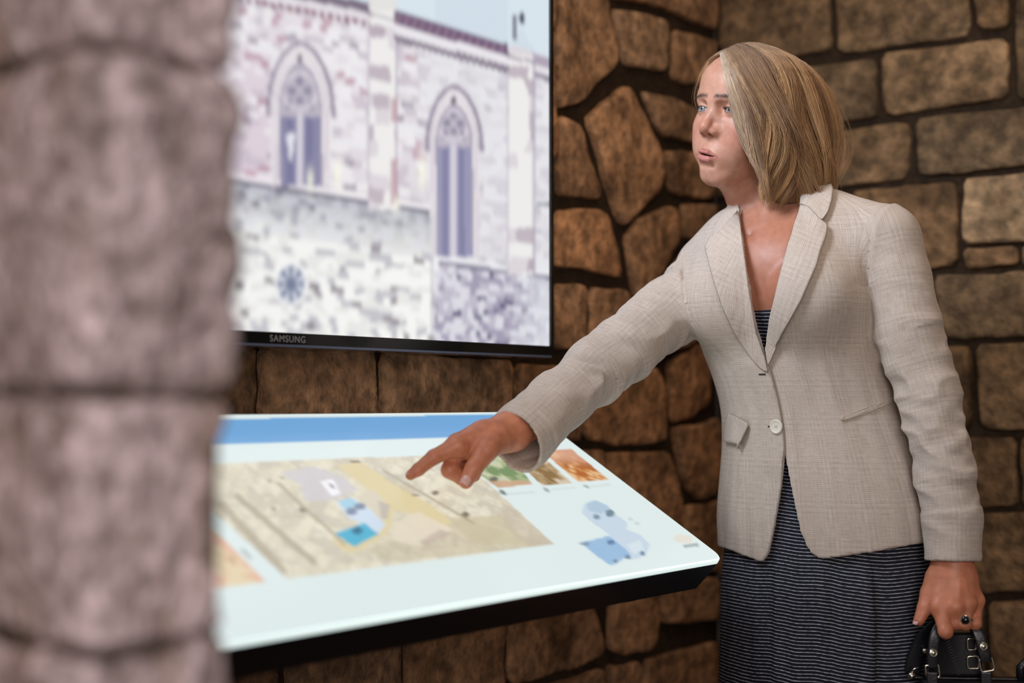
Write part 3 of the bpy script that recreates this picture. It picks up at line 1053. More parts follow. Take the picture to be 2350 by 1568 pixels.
# blue floor plan
for pts, col, a in (([(1340, 1158), (1360, 1148), (1395, 1160), (1412, 1180), (1440, 1200), (1438, 1215), (1470, 1228), (1492, 1250), (1480, 1278), (1445, 1285), (1420, 1262), (1395, 1225), (1360, 1200), (1335, 1178)], (196, 212, 228), 0.9),
                    ([(1345, 1156), (1368, 1148), (1398, 1164), (1380, 1180), (1350, 1172)], (174, 198, 216), 0.9),
                    ([(1332, 1246), (1398, 1230), (1448, 1272), (1420, 1290), (1402, 1299), (1372, 1278)], (150, 186, 220), 0.95),
                    ([(1440, 1250), (1470, 1240), (1478, 1262), (1455, 1272)], (214, 228, 234), 0.9)):
    c = blend(c, pm(pts), srgb(*col), a)
for ex, ey, rx_, ry_, col in ((1369, 1187, 8, 6, (110, 136, 150)), (1400, 1178, 10, 9, (96, 122, 136)), (1402, 1245, 9, 6, (84, 116, 156)), (1342, 1248, 12, 4, (124, 146, 170)), (1441, 1279, 6, 5, (84, 112, 140)), (1474, 1270, 6, 5, (84, 112, 140)), (1412, 1288, 5, 4, (84, 112, 140)), (1447, 1192, 6, 4, (196, 210, 212)), (1462, 1202, 6, 4, (196, 210, 212))):
    c = blend(c, np.hypot((X - ex) / rx_, (Y - ey) / ry_) < 1, srgb(*col), 0.85)
M_TABLESCREEN = screen_mat('backlit_print', 1.0, 0.2, 0.35)
so = mesh_obj('printed_panel', SV.reshape(-1, 3), grid_faces(nx, nz), M_TABLESCREEN, None, True, np.clip(soften(c, 1), 0, 1).reshape(-1, 3))
part(so, table)
# brackets to the wall and a pedestal behind the pier
for s_ in (0.28, 0.80):
    mb = MB()
    o = TO + E1 * s_ + E2 * 0.05 - E3 * 0.078
    mb.box(o, E1 * 0.05, E2 * 0.33, E3 * 0.018)
    q = TO + E1 * s_ + E2 * 0.37 - E3 * 0.078
    gap = float((q - CORNER) @ N1) - 0.047
    mb.box(q, E1 * 0.05, -N1 * gap, UP * 0.03)
    mb.box(q - N1 * gap - UP * 0.12, E1 * 0.05, N1 * 0.012, UP * 0.2)
    mb.build('bracket', M_STEEL, table, bevel=0.002)
mb = MB()
o = FRc - E1 * 0.19 + E2 * 0.014 - E3 * 0.067
mb.box(o - E1 * 0.02, E1 * 0.036, E2 * 0.03, E3 * 0.016)
mb.build('lock_plate', M_BLACK, table, bevel=0.004)
mb = MB()
o = TO + E1 * 0.03 + E2 * 0.10 - E3 * 0.060
base = np.array([o[0], o[1], 0.0])
mb.box(base, E1 * 0.17, -W2 * 0.16, UP * (o[2] + 0.02))
mb.box(base - E1 * 0.03 + W2 * 0.05, E1 * 0.23, -W2 * 0.26, UP * 0.02)
mb.build('pedestal', M_BLACK, table, bevel=0.004)
# ------------------------------------------------------------------ signed-distance modelling helpers
def smin(a, b, k):
    h = np.clip(0.5 + 0.5 * (b - a) / k, 0, 1)
    return b * (1 - h) + a * h - k * h * (1 - h)


def smax(a, b, k):
    return -smin(-a, -b, k)


def s_ell(p, c, r):
    q = (p - np.asarray(c, np.float32))
    r = np.asarray(r, np.float32)
    k0 = np.sqrt(np.sum((q / r) ** 2, -1))
    k1 = np.sqrt(np.sum((q / (r * r)) ** 2, -1)) + 1e-9
    return k0 * (k0 - 1) / k1


def s_sph(p, c, r):
    return np.linalg.norm(p - np.asarray(c, np.float32), axis=-1) - r


def s_cap(p, a, b, ra, rb=None):
    rb = ra if rb is None else rb
    a = np.asarray(a, np.float32); b = np.asarray(b, np.float32)
    ba = b - a
    t = np.clip(((p - a) @ ba) / (ba @ ba + 1e-12), 0, 1)
    d = p - a - t[:, None] * ba
    return np.sqrt(np.sum(d * d, -1)) - (ra + (rb - ra) * t)


def s_chain(p, pts, rad, k=0.006):
    d = None
    for i in range(len(pts) - 1):
        e = s_cap(p, pts[i], pts[i + 1], rad[i], rad[i + 1])
        d = e if d is None else smin(d, e, k)
    return d


def sdf_mesh(f, lo, hi, h, slack=1.6):
    """sparse surface nets: returns vertices and quads"""
    lo = np.asarray(lo, float); hi = np.asarray(hi, float)
    nb = np.ceil((hi - lo) / (8 * h)).astype(int)
    I = np.stack(np.meshgrid(*[np.arange(n) for n in nb], indexing='ij'), -1).reshape(-1, 3)
    cen = lo + (I * 8 + 4) * h
    d = f(cen.astype(np.float32))
    I = I[np.abs(d) < 8 * h * 0.87 * slack]
    g = np.stack(np.meshgrid(np.arange(9), np.arange(9), np.arange(9), indexing='ij'), -1).reshape(-1, 3)
    D = np.empty((len(I), 729), np.float32)
    step = 400
    for s in range(0, len(I), step):
        pts = lo + (I[s:s + step, None, :] * 8 + g[None]) * h
        D[s:s + step] = f(pts.reshape(-1, 3).astype(np.float32)).reshape(-1, 729)
    D = D.reshape(-1, 9, 9, 9)
    N = nb * 8 + 2
    S = D < 0
    cnt = np.zeros((len(I), 8, 8, 8), np.int8)
    for a in (0, 1):
        for b in (0, 1):
            for c_ in (0, 1):
                cnt += S[:, a:a + 8, b:b + 8, c_:c_ + 8]
    act = np.argwhere((cnt > 0) & (cnt < 8))
    B, ci, cj, ck = act.T
    acc = np.zeros((len(act), 3)); num = np.zeros(len(act))
    corner = {}
    for a in (0, 1):
        for b in (0, 1):
            for c_ in (0, 1):
                corner[(a, b, c_)] = D[B, ci + a, cj + b, ck + c_]
    for ax in range(3):
        for u in (0, 1):
            for v in (0, 1):
                k0 = [0, 0, 0]; k0[ax] = 0
                o = [q for q in range(3) if q != ax]
                k0[o[0]] = u; k0[o[1]] = v
                k1 = list(k0); k1[ax] = 1
                d0, d1 = corner[tuple(k0)], corner[tuple(k1)]
                m = (d0 < 0) != (d1 < 0)
                t = np.where(m, d0 / np.where(m, d0 - d1, 1), 0)
                pt = np.zeros((len(act), 3)) + np.array(k0)
                pt[:, ax] = t
                acc += pt * m[:, None]; num += m
    G = I[B] * 8 + np.stack([ci, cj, ck], 1)
    V = lo + (G + acc / num[:, None]) * h
    ids = G[:, 0] + N[0] * (G[:, 1] + N[1] * G[:, 2])
    order = np.argsort(ids); sid = ids[order]
    quads = []
    for ax in range(3):
        sl0 = [slice(0, 8)] * 3
        sl1 = [slice(0, 8)] * 3
        sl1[ax] = slice(1, 9)
        A_ = S[(slice(None), *sl0)]; B_ = S[(slice(None), *sl1)]
        e = np.argwhere(A_ != B_)
        if not len(e):
            continue
        g0 = I[e[:, 0]] * 8 + e[:, 1:]
        flip = A_[tuple(e.T)]
        o = [(ax + 1) % 3, (ax + 2) % 3]
        cells = []
        ok = np.ones(len(e), bool)
        for du, dv in ((-1, -1), (0, -1), (0, 0), (-1, 0)):
            q = g0.copy(); q[:, o[0]] += du; q[:, o[1]] += dv
            idq = q[:, 0] + N[0] * (q[:, 1] + N[1] * q[:, 2])
            pos = np.clip(np.searchsorted(sid, idq), 0, len(sid) - 1)
            ok &= (sid[pos] == idq) & (q.min(1) >= 0)
            cells.append(order[pos])
        Q = np.stack(cells, 1)
        Q = np.where(flip[:, None], Q, Q[:, ::-1])
        quads.append(Q[ok])
    return V, np.concatenate(quads)


def rot_axes(right, fwd, up):
    return np.stack([right, fwd, up], 1)


def rodr(axis, a):
    axis = norm(axis)
    K = np.array([[0, -axis[2], axis[1]], [axis[2], 0, -axis[0]], [-axis[1], axis[0], 0]])
    return np.eye(3) + math.sin(a) * K + (1 - math.cos(a)) * K @ K


# ------------------------------------------------------------------ woman: key frames
YB = math.radians(35)                                  # torso turned to the viewer's left
BF = np.array([-math.sin(YB), -math.cos(YB), 0])       # body forward
BR = np.array([-math.cos(YB), math.sin(YB), 0])        # body right
YH = math.radians(52)
HF = np.array([-math.sin(YH), -math.cos(YH), 0])
HR = np.array([-math.cos(YH), math.sin(YH), 0])
HU = UP.copy()
ROLL = rodr(HF, math.radians(-11))                      # leans to her left shoulder
PIT = rodr(HR, math.radians(-3))
RH = ROLL @ PIT @ rot_axes(HR, HF, HU)
HS = 1.0
EYE_MID = P(1652, 253, 2.246)
HO = EYE_MID - RH @ np.array([0, 0.064, 0]) * HS


def to_head(p):
    return ((p - HO.astype(np.float32)) @ RH.astype(np.float32)) / HS


def from_head(q):
    return HO + (np.asarray(q) * HS) @ RH.T


# torso rings: image row, left and right outline, depth of the axis
RINGS = np.array([
    (430, 1700, 1900, 2.33), (500, 1640, 1950, 2.315), (560, 1590, 2000, 2.30), (620, 1580, 1998, 2.29), (700, 1592, 1998, 2.285), (760, 1608, 2002, 2.285),
    (820, 1630, 2010, 2.285), (880, 1652, 2022, 2.288), (940, 1668, 2040, 2.29), (1000, 1672, 2062, 2.29), (1080, 1668, 2090, 2.29),
    (1180, 1662, 2118, 2.29), (1290, 1664, 2130, 2.29), (1420, 1664, 2128, 2.29), (1568, 1660, 2120, 2.29), (1750, 1662, 2112, 2.29), (2050, 1670, 2100, 2.29), (2400, 1690, 2070, 2.29)])
_c = [P((r[1] + r[2]) / 2, r[0], r[3]) for r in RINGS]
_h = [(r[2] - r[1]) / 2 / F * r[3] for r in RINGS]
RZ = np.array([q[2] for q in _c]); RX = np.array([q[0] for q in _c]); RY = np.array([q[1] for q in _c])
RA = np.array(_h) / 0.907
RB = RA * 0.69
_o = np.argsort(RZ)
RZ, RX, RY, RA, RB = RZ[_o], RX[_o], RY[_o], RA[_o], RB[_o]
# cubic smoothing of the ring table
_zz = np.linspace(RZ[0], RZ[-1], 400)


def _sm(v):
    w = np.interp(_zz, RZ, v)
    kern = np.hanning(31); kern /= kern.sum()
    return np.convolve(np.pad(w, 15, mode='edge'), kern, 'valid')


TX, TY, TA, TB = _sm(RX), _sm(RY), _sm(RA), _sm(RB)


def ring(z):
    return (np.interp(z, _zz, TX), np.interp(z, _zz, TY), np.interp(z, _zz, TA), np.interp(z, _zz, TB))


def torso_local(p):
    x, y, a, b = ring(p[:, 2])
    dx, dy = p[:, 0] - x, p[:, 1] - y
    return dx * BR[0] + dy * BR[1], dx * BF[0] + dy * BF[1], a, b


def s_torso(p, off=0.0):
    lx, ly, a, b = torso_local(p)
    a = a + off; b = b + off
    k0 = np.sqrt((lx / a) ** 2 + (ly / b) ** 2)
    k1 = np.sqrt((lx / a ** 2) ** 2 + (ly / b ** 2) ** 2) + 1e-9
    return k0 * (k0 - 1) / k1


SR = P(1628, 618, 2.375); SL = P(2035, 548, 2.20)
NBR = P(1712, 556, 2.36); NBL = P(1890, 505, 2.275)
ARM_L = [SL, P(2062, 640, 2.185), P(2084, 760, 2.17), P(2128, 900, 2.155), P(2155, 1020, 2.14), P(2171, 1100, 2.13), P(2184, 1185, 2.125), P(2187, 1300, 2.12)]
ARM_L_R = [0.052, 0.0485, 0.0505, 0.0455, 0.0425, 0.0425, 0.040, 0.0385]
ARM_R = [SR, P(1595, 672, 2.35), P(1530, 722, 2.31), P(1440, 795, 2.25), P(1362, 857, 2.20), P(1278, 924, 2.13), P(1210, 992, 2.074), P(1156, 1040, 2.040)]
ARM_R_R = [0.054, 0.056, 0.0545, 0.050, 0.0465, 0.0445, 0.0475, 0.0500]
BUST_C = P(1800, 690, 2.287)
BUST = [BUST_C + BR * 0.072 + BF * 0.072, BUST_C - BR * 0.072 + BF * 0.072]

# ------------------------------------------------------------------ head
EYE_X, EYE_Y, EYE_R = 0.0305, 0.0640, 0.0118


def s_head(w):
    p = to_head(w).astype(np.float32)
    ax = np.abs(p[:, 0])
    m = np.stack([ax, p[:, 1], p[:, 2]], 1)          # mirrored half
    d = s_ell(p, (0, -0.012, 0.024), (0.0725, 0.0925, 0.083))
    d = smin(d, s_ell(p, (0, 0.022, 0.040), (0.060, 0.055, 0.052)), 0.03)          # forehead
    d = smin(d, s_ell(p, (0, 0.022, -0.035), (0.055, 0.055, 0.074)), 0.03)         # face block
    d = smin(d, s_cap(m, (0.050, 0.000, -0.058), (0.014, 0.058, -0.101), 0.0135, 0.0150), 0.026)   # jaw
    d = smin(d, s_ell(p, (0, 0.062, -0.102), (0.018, 0.0150, 0.0150)), 0.016)      # chin
    d = smin(d, s_ell(m, (0.039, 0.049, -0.026), (0.022, 0.0215, 0.019)), 0.02)    # cheekbone
    d = smin(d, s_ell(m, (0.030, 0.053, -0.056), (0.025, 0.023, 0.030)), 0.02)     # cheek
    d = smin(d, s_ell(p, (0, 0.069, -0.073), (0.026, 0.0190, 0.025)), 0.014)       # mouth mound
    d = smin(d, s_cap(m, (0.008, 0.0745, 0.0155), (0.042, 0.060, 0.018), 0.0085, 0.0085), 0.014)  # brow
    # orbit hollow
    d = smax(d, -s_ell(m, (0.0305, 0.083, 0.001), (0.0175, 0.0125, 0.0105)), 0.012)
    d = smax(d, -s_ell(m, (0.0165, 0.0815, 0.001), (0.0055, 0.008, 0.009)), 0.008)
    # nose
    n = s_cap(p, (0, 0.0735, 0.012), (0, 0.0925, -0.0250), 0.0066, 0.0080)
    n = smin(n, s_sph(p, (0, 0.0942, -0.0300), 0.0090), 0.007)
    n = smin(n, s_ell(m, (0.0118, 0.0825, -0.0345), (0.0070, 0.0098, 0.0072)), 0.0065)
    n = smin(n, s_cap(m, (0.005, 0.076, -0.010), (0.013, 0.072, -0.030), 0.007, 0.008), 0.012)
    n = smin(n, s_cap(p, (0, 0.088, -0.0382), (0, 0.077, -0.0422), 0.0042, 0.0045), 0.005)
    d = smin(d, n, 0.0075)
    # nostril
    d = smax(d, -s_ell(m, (0.0068, 0.0858, -0.0408), (0.0036, 0.0058, 0.0042)), 0.0026)
    # nasolabial fold, philtrum
    d = smax(d, -s_cap(m, (0.0255, 0.0750, -0.054), (0.0330, 0.0690, -0.073), 0.0003, 0.0002), 0.0050)
    d = smax(d, -s_cap(p, (0, 0.0895, -0.051), (0, 0.0905, -0.0565), 0.0010, 0.0010), 0.004)
    # lips
    p2 = np.stack([p[:, 0], p[:, 1], p[:, 2] - 0.13 * p[:, 0]], 1)
    m2 = np.stack([ax, p2[:, 1], p2[:, 2]], 1)
    ul = s_cap(m2, (0.0, 0.0905, -0.0670), (0.0070, 0.0900, -0.0668), 0.0025, 0.0026)
    ul = smin(ul, s_cap(m2, (0.0070, 0.0900, -0.0666), (0.0235, 0.0765, -0.0715), 0.0026, 0.0015), 0.004)
    ll = s_cap(m2, (0.0, 0.0885, -0.0780), (0.0090, 0.0870, -0.0772), 0.0050, 0.0047)
    ll = smin(ll, s_cap(m2, (0.0090, 0.0870, -0.0772), (0.0225, 0.0762, -0.0728), 0.0047, 0.0018), 0.004)
    d = smin(d, ul, 0.0045)
    d = smin(d, ll, 0.0045)
    slit = s_ell(p2, (0, 0.0890, -0.0716), (0.0200, 0.0140, 0.0010))
    d = smax(d, -slit, 0.0014)
    # labiomental groove
    d = smax(d, -s_cap(m, (0, 0.0865, -0.0900), (0.012, 0.082, -0.0890), 0.002, 0.001), 0.009)
    # lids: a shell round the eyeball with an almond opening
    e = np.stack([ax - EYE_X, p[:, 1] - EYE_Y, p[:, 2]], 1)
    lid = np.linalg.norm(e, axis=1) - (EYE_R + 0.0017)
    d = smin(d, lid, 0.0035)
    # upper lid fold
    fold = np.abs(np.linalg.norm(e, axis=1) - (EYE_R + 0.0024))
    tilt = e[:, 2] + 0.10 * (e[:, 0]) - 0.0
    c1 = np.hypot(e[:, 0] - 0.0003, tilt + 0.0138) - 0.0178       # below this circle's top
    c2 = np.hypot(e[:, 0] + 0.0003, tilt - 0.0150) - 0.0187
    alm = np.maximum(c1, c2)
    alm = np.maximum(alm, -(e[:, 1] - 0.001))
    d = smax(d, -alm, 0.0009)
    # crease above the upper lid
    cr = np.abs(np.hypot(e[:, 0], tilt + 0.0138) - 0.0212)
    crease = np.maximum(np.hypot(cr, np.linalg.norm(e, axis=1) - (EYE_R + 0.0034)) - 0.0006, -tilt)
    d = smax(d, -crease, 0.0022)
    # ears (mostly under the hair)
    er = s_ell(m, (0.0735, -0.008, -0.012), (0.0085, 0.017, 0.030))
    d = smin(d, er, 0.006)
    return d


NECK_T = from_head((0, -0.022, -0.055))
NECK_B = P(1786, 505, 2.325)
NOTCH = P(1738, 560, 2.262)


def s_skin_up(p):
    d = s_head(p)
    nk = s_cap(p, NECK_T, NECK_B, 0.050, 0.054)
    # throat: under the chin back to the neck
    und = s_cap(p, from_head((0, 0.040, -0.098)), from_head((0, -0.006, -0.118)), 0.019, 0.037)
    d = smin(d, und, 0.022)
    d = smin(d, nk, 0.020)
    # sternomastoids
    for sx in (1, -1):
        d = smin(d, s_cap(p, from_head((0.045 * sx, -0.02, -0.07)), NOTCH + BR * 0.012 * sx - BF * 0.004, 0.011, 0.008), 0.014)
    t = smax(s_torso(p, -0.016), p[:, 2] - 1.365, 0.03)
    for q, nb_ in ((SR, NBR), (SL, NBL)):
        t = smin(t, s_cap(p, q, nb_, 0.038, 0.040), 0.04)
    for q in BUST:
        t = smin(t, s_ell((p - q.astype(np.float32)) @ np.stack([BR, BF, UP], 1).astype(np.float32), (0, 0, 0), (0.059, 0.049, 0.058)), 0.016)
    # collar bones
    for q, sx in ((SR, 1), (SL, -1)):
        t = smin(t, s_cap(p, NOTCH + BR * 0.020 * sx - BF * 0.018, q + BF * 0.026 + UP * 0.018, 0.006, 0.006), 0.020)
    d = smin(d, t, 0.034)
    # notch of the throat
    d = smax(d, -s_sph(p, NOTCH + BF * 0.010 + UP * 0.004, 0.010), 0.018)
    return d


def skin_paint(V):
    """colours of the skin: lips, cheeks, brows, tan, darker mouth slit and nostrils"""
    q = to_head(V.astype(np.float32)).astype(float)
    ax = np.abs(q[:, 0])
    base = np.array([0.475, 0.245, 0.165])
    c = np.zeros((len(V), 3)) + base
    g = fbm(V * 55, 3, 3)
    c *= (1 + 0.05 * g)[:, None]
    # body below the jaw more tanned
    t = sstep(-0.10, -0.19, q[:, 2])
    c = c * (1 - t[:, None]) + np.array([0.43, 0.180, 0.108]) * t[:, None]
    cheek = np.exp(-((ax - 0.042) / 0.02) ** 2 - ((q[:, 2] + 0.038) / 0.024) ** 2) * (q[:, 1] > 0.02)
    c = blend(c, cheek, (0.47, 0.185, 0.120), 0.55)
    nose = np.exp(-(ax / 0.014) ** 2 - ((q[:, 2] + 0.029) / 0.014) ** 2) * (q[:, 1] > 0.074)
    c = blend(c, nose, (0.46, 0.165, 0.105), 0.55)
    qz = q[:, 2] - 0.13 * q[:, 0]
    zc = -0.0720
    up = (qz > zc - 0.002) & (qz < -0.0615 - 0.38 * np.maximum(ax - 0.006, 0) + 0.10 * np.minimum(ax, 0.006)) & (ax < 0.0255)
    dn = (qz <= zc - 0.000) & (qz > -0.0850 + 0.010 * (ax / 0.0235) ** 2) & (ax < 0.0245)
    zu = -0.0630 - 0.36 * np.maximum(ax - 0.006, 0) + 0.10 * np.minimum(ax, 0.006)
    zd = -0.0835 + 0.0105 * (ax / 0.0235) ** 2
    lip = sstep(0.0010, -0.0010, qz - zu) * sstep(-0.0010, 0.0012, qz - zd) * sstep(0.0255, 0.0215, ax) * (q[:, 1] > 0.072)
    c = blend(c, lip, (0.41, 0.135, 0.115), 0.75)
    ins = (np.abs(qz + 0.0716) < 0.0017) & (ax < 0.0215) & (q[:, 1] > 0.062) & (q[:, 1] < 0.0885 - 22 * ax ** 2)
    c = blend(c, ins * 1.0, (0.10, 0.02, 0.02), 0.9)
    # eyebrow pigment
    bx = (ax - 0.030) / 0.024
    bz = q[:, 2] - (0.0180 + 0.0030 * (1 - bx ** 2) - 0.0022 * bx)
    br = np.exp(-(bz / 0.0032) ** 2) * (np.abs(bx) < 1) * (q[:, 1] > 0.03) * (1 - 0.5 * np.abs(bx) ** 3)
    c = blend(c, br, (0.045, 0.027, 0.020), 0.92)
    # lash line, lid shade pigment
    e = np.stack([ax - EYE_X, q[:, 1] - EYE_Y, q[:, 2]], 1)
    tilt = e[:, 2] + 0.10 * e[:, 0]
    al = np.maximum(np.hypot(e[:, 0] - 0.0003, tilt + 0.0138) - 0.0178, np.hypot(e[:, 0] + 0.0003, tilt - 0.0150) - 0.0187)
    near_eye = (q[:, 1] > 0.055) & (ax < 0.05) & (np.abs(q[:, 2]) < 0.02)
    c = blend(c, (np.abs(al) < 0.0011) & near_eye & (tilt > 0.0), (0.045, 0.03, 0.025), 0.9)
    c = blend(c, (np.abs(al) < 0.0008) & near_eye & (tilt <= 0.0), (0.22, 0.10, 0.08), 0.6)
    ino = np.exp(-((q[:, 1] - 0.0858) / 0.005) ** 2 - ((ax - 0.0068) / 0.0035) ** 2 - ((q[:, 2] + 0.0396) / 0.0032) ** 2)
    c = blend(c, ino, (0.14, 0.035, 0.025), 0.8)  # darker inside the nostrils
    return np.clip(c, 0, 1)


# ------------------------------------------------------------------ hands (joints placed in 3-D)
def hand_right():
    """pointing hand: chains of (points, radii), palm pieces"""
    Q_ = lambda x, y, d: P(x, y, d - 0.021)          # fingertip just touching the glass
    w = Q_(1174, 989, 2.076)
    im = Q_(1050, 1024, 2.008); mm_ = Q_(1050, 1020, 2.032); rm = Q_(1062, 1030, 2.052); pm_ = Q_(1078, 1040, 2.068)
    ch = [([im, Q_(996, 1049, 1.995), Q_(960, 1078, 1.985), Q_(942, 1091, 1.979)], [0.0140, 0.0104, 0.0089, 0.0070]),
          ([mm_, Q_(1032, 1079, 2.008), Q_(1060, 1097, 2.020), Q_(1084, 1078, 2.032)], [0.0125, 0.0118, 0.0102, 0.0088]),
          ([rm, Q_(1042, 1086, 2.034), Q_(1070, 1099, 2.044), Q_(1088, 1080, 2.048)], [0.0118, 0.0106, 0.0094, 0.0082]),
          ([pm_, Q_(1064, 1086, 2.058), Q_(1088, 1092, 2.062), Q_(1098, 1076, 2.062)], [0.0106, 0.0092, 0.0082, 0.0074]),
          ([Q_(1136, 1006, 2.040), Q_(1116, 1034, 2.008), Q_(1087, 1076, 1.992), Q_(1069, 1106, 1.985)], [0.0190, 0.0160, 0.0122, 0.0100])]
    palm = [(w, im, 0.0265, 0.0155), (w, mm_, 0.0265, 0.0155), (w, rm, 0.025, 0.0145), (w, pm_, 0.024, 0.0140),
            (Q_(1142, 1004, 2.048), Q_(1108, 1040, 2.026), 0.022, 0.016), (Q_(1110, 1000, 2.04), Q_(1070, 1026, 2.026), 0.022, 0.018)]
    arm = (w, Q_(1258, 946, 2.138), 0.0270, 0.029)
    return ch, palm, arm


def hand_left():
    w = P(2186, 1302, 2.122)
    im = P(2156, 1392, 2.100); mm_ = P(2190, 1392, 2.092); rm = P(2218, 1386, 2.098); pm_ = P(2238, 1378, 2.112)
    ch = [([im, P(2170, 1450, 2.082), P(2172, 1440, 2.112), P(2170, 1415, 2.122)], [0.0118, 0.0102, 0.0090, 0.0080]),
          ([mm_, P(2193, 1430, 2.092), P(2196, 1432, 2.114), P(2194, 1412, 2.122)], [0.0118, 0.0100, 0.0090, 0.0080]),
          ([rm, P(2214, 1432, 2.088), P(2216, 1430, 2.112), P(2212, 1410, 2.122)], [0.0112, 0.0096, 0.0086, 0.0076]),
          ([pm_, P(2237, 1432, 2.096), P(2234, 1428, 2.120), P(2230, 1408, 2.130)], [0.0104, 0.0092, 0.0080, 0.0070]),
          ([P(2148, 1330, 2.122), P(2132, 1362, 2.118), P(2122, 1396, 2.112), P(2109, 1424, 2.108)], [0.0165, 0.0125, 0.0105, 0.0082])]
    palm = [(w, im, 0.0265, 0.0155), (w, mm_, 0.0265, 0.0150), (w, rm, 0.0255, 0.0145), (w, pm_, 0.0245, 0.0135),
            (P(2155, 1325, 2.12), P(2150, 1380, 2.11), 0.017, 0.012), (P(2205, 1330, 2.12), P(2205, 1380, 2.112), 0.024, 0.018)]
    arm = (w, P(2184, 1190, 2.128), 0.0285, 0.033)
    return ch, palm, arm


def hand_sdf(spec, tendon=None):
    ch, palm, arm = spec
    ch = [([np.asarray(q, np.float32) for q in pts], r) for pts, r in ch]

    def f(p):
        d = s_cap(p, arm[0], arm[1], arm[2], arm[3])
        for a, b, ra, rb in palm:
            d = smin(d, s_cap(p, a, b, ra, rb), 0.010)
        for pts, r in ch[:4]:
            d = smin(d, s_sph(p, pts[0], r[0] * 1.08), 0.006)
        if tendon is not None:
            for pts, r in ch[:4]:
                m0 = np.asarray(pts[0]); a_ = arm[0] + (m0 - arm[0]) * 0.35
                d = smin(d, s_cap(p, a_ + np.asarray(tendon) * 0.0205, m0 + np.asarray(tendon) * 0.0085, 0.0030, 0.0042), 0.004)
        fd = None
        for pts, r in ch:
            e = None
            for i in range(len(pts) - 1):
                q = s_cap(p, pts[i], pts[i + 1], r[i] * (1.0 if i == 0 else 1.04), r[i + 1] * 1.0)
                e = q if e is None else smin(e, q, 0.003)
            fd = e if fd is None else smin(fd, e, 0.0016)
        d = smin(d, fd, 0.0065)
        return d
    return f


f_hr = hand_sdf(hand_right())
f_hl = hand_sdf(hand_left(), (0.1, -0.98, 0.1))


def s_body_low(p):
    """the rest of the body under the clothes, down to the feet"""
    d = smax(s_torso(p, -0.022), p[:, 2] - 1.355, 0.03)
    d = smax(d, -(p[:, 2] - 0.72), 0.05)
    for q, nb_ in ((SR, NBR), (SL, NBL)):
        d = smin(d, s_cap(p, q, nb_, 0.034, 0.036), 0.04)
    d = smin(d, s_chain(p, ARM_L[:-1], [r - 0.013 for r in ARM_L_R[:-1]]), 0.02)
    d = smin(d, s_chain(p, ARM_R[:-2], [r - 0.016 for r in ARM_R_R[:-2]]), 0.02)
    hip = P(1890, 1400, 2.29)
    for sx in (1, -1):
        h = hip + BR * 0.085 * sx
        kn = np.array([h[0], h[1], 0.47]) + BF * 0.02
        an = np.array([h[0], h[1], 0.10]) - BF * 0.01 + BR * 0.0
        toe = an + BF * 0.13 - UP * 0.065
        d = smin(d, s_cap(p, h, kn, 0.078, 0.052), 0.03)
        d = smin(d, s_cap(p, kn, (kn * 0.6 + an * 0.4) - BF * 0.018, 0.050, 0.052), 0.02)
        d = smin(d, s_cap(p, (kn * 0.6 + an * 0.4) - BF * 0.018, an, 0.050, 0.033), 0.02)
        d = smin(d, s_cap(p, an - UP * 0.04, toe, 0.032, 0.024), 0.02)
    return d


M_SKIN, nt, b = new_mat('skin')
at = nt.nodes.new('ShaderNodeAttribute'); at.attribute_name = 'paint'
tcn = nt.nodes.new('ShaderNodeTexCoord')
nz1 = nt.nodes.new('ShaderNodeTexNoise'); nz1.inputs['Scale'].default_value = 420; nz1.inputs['Detail'].default_value = 3
nz2 = nt.nodes.new('ShaderNodeTexNoise'); nz2.inputs['Scale'].default_value = 90; nz2.inputs['Detail'].default_value = 4
nt.links.new(tcn.outputs['Object'], nz1.inputs['Vector']); nt.links.new(tcn.outputs['Object'], nz2.inputs['Vector'])
rp = nt.nodes.new('ShaderNodeValToRGB')
rp.color_ramp.elements[0].position = 0.3; rp.color_ramp.elements[0].color = (0.86, 0.80, 0.78, 1)
rp.color_ramp.elements[1].position = 0.7; rp.color_ramp.elements[1].color = (1.1, 1.1, 1.1, 1)
nt.links.new(nz2.outputs['Fac'], rp.inputs['Fac'])
mx = nt.nodes.new('ShaderNodeMix'); mx.data_type = 'RGBA'; mx.blend_type = 'MULTIPLY'; mx.inputs[0].default_value = 0.8
nt.links.new(at.outputs['Color'], mx.inputs[6]); nt.links.new(rp.outputs['Color'], mx.inputs[7])
nt.links.new(mx.outputs[2], b.inputs['Base Color'])
bp = nt.nodes.new('ShaderNodeBump'); bp.inputs['Strength'].default_value = 0.12; bp.inputs['Distance'].default_value = 0.0008
nt.links.new(nz1.outputs['Fac'], bp.inputs['Height']); nt.links.new(bp.outputs['Normal'], b.inputs['Normal'])
b.inputs['Roughness'].default_value = 0.46
b.inputs['Specular IOR Level'].default_value = 0.45
b.inputs['Subsurface Weight'].default_value = 0.18
b.inputs['Subsurface Radius'].default_value = (1.0, 0.4, 0.25)
b.inputs['Subsurface Scale'].default_value = 0.006

person = empty('person', (float(P(1890, 1400, 2.29)[0]), 2.29, 0.0))
tag(person, 'person in beige linen blazer and dark striped dress pointing down at the lit map', 'person')

VV, FF, CC = [], [], []


def add_skin(V, Q, col):
    n = sum(len(v) for v in VV)
    VV.append(V); FF.append(Q + n); CC.append(col)


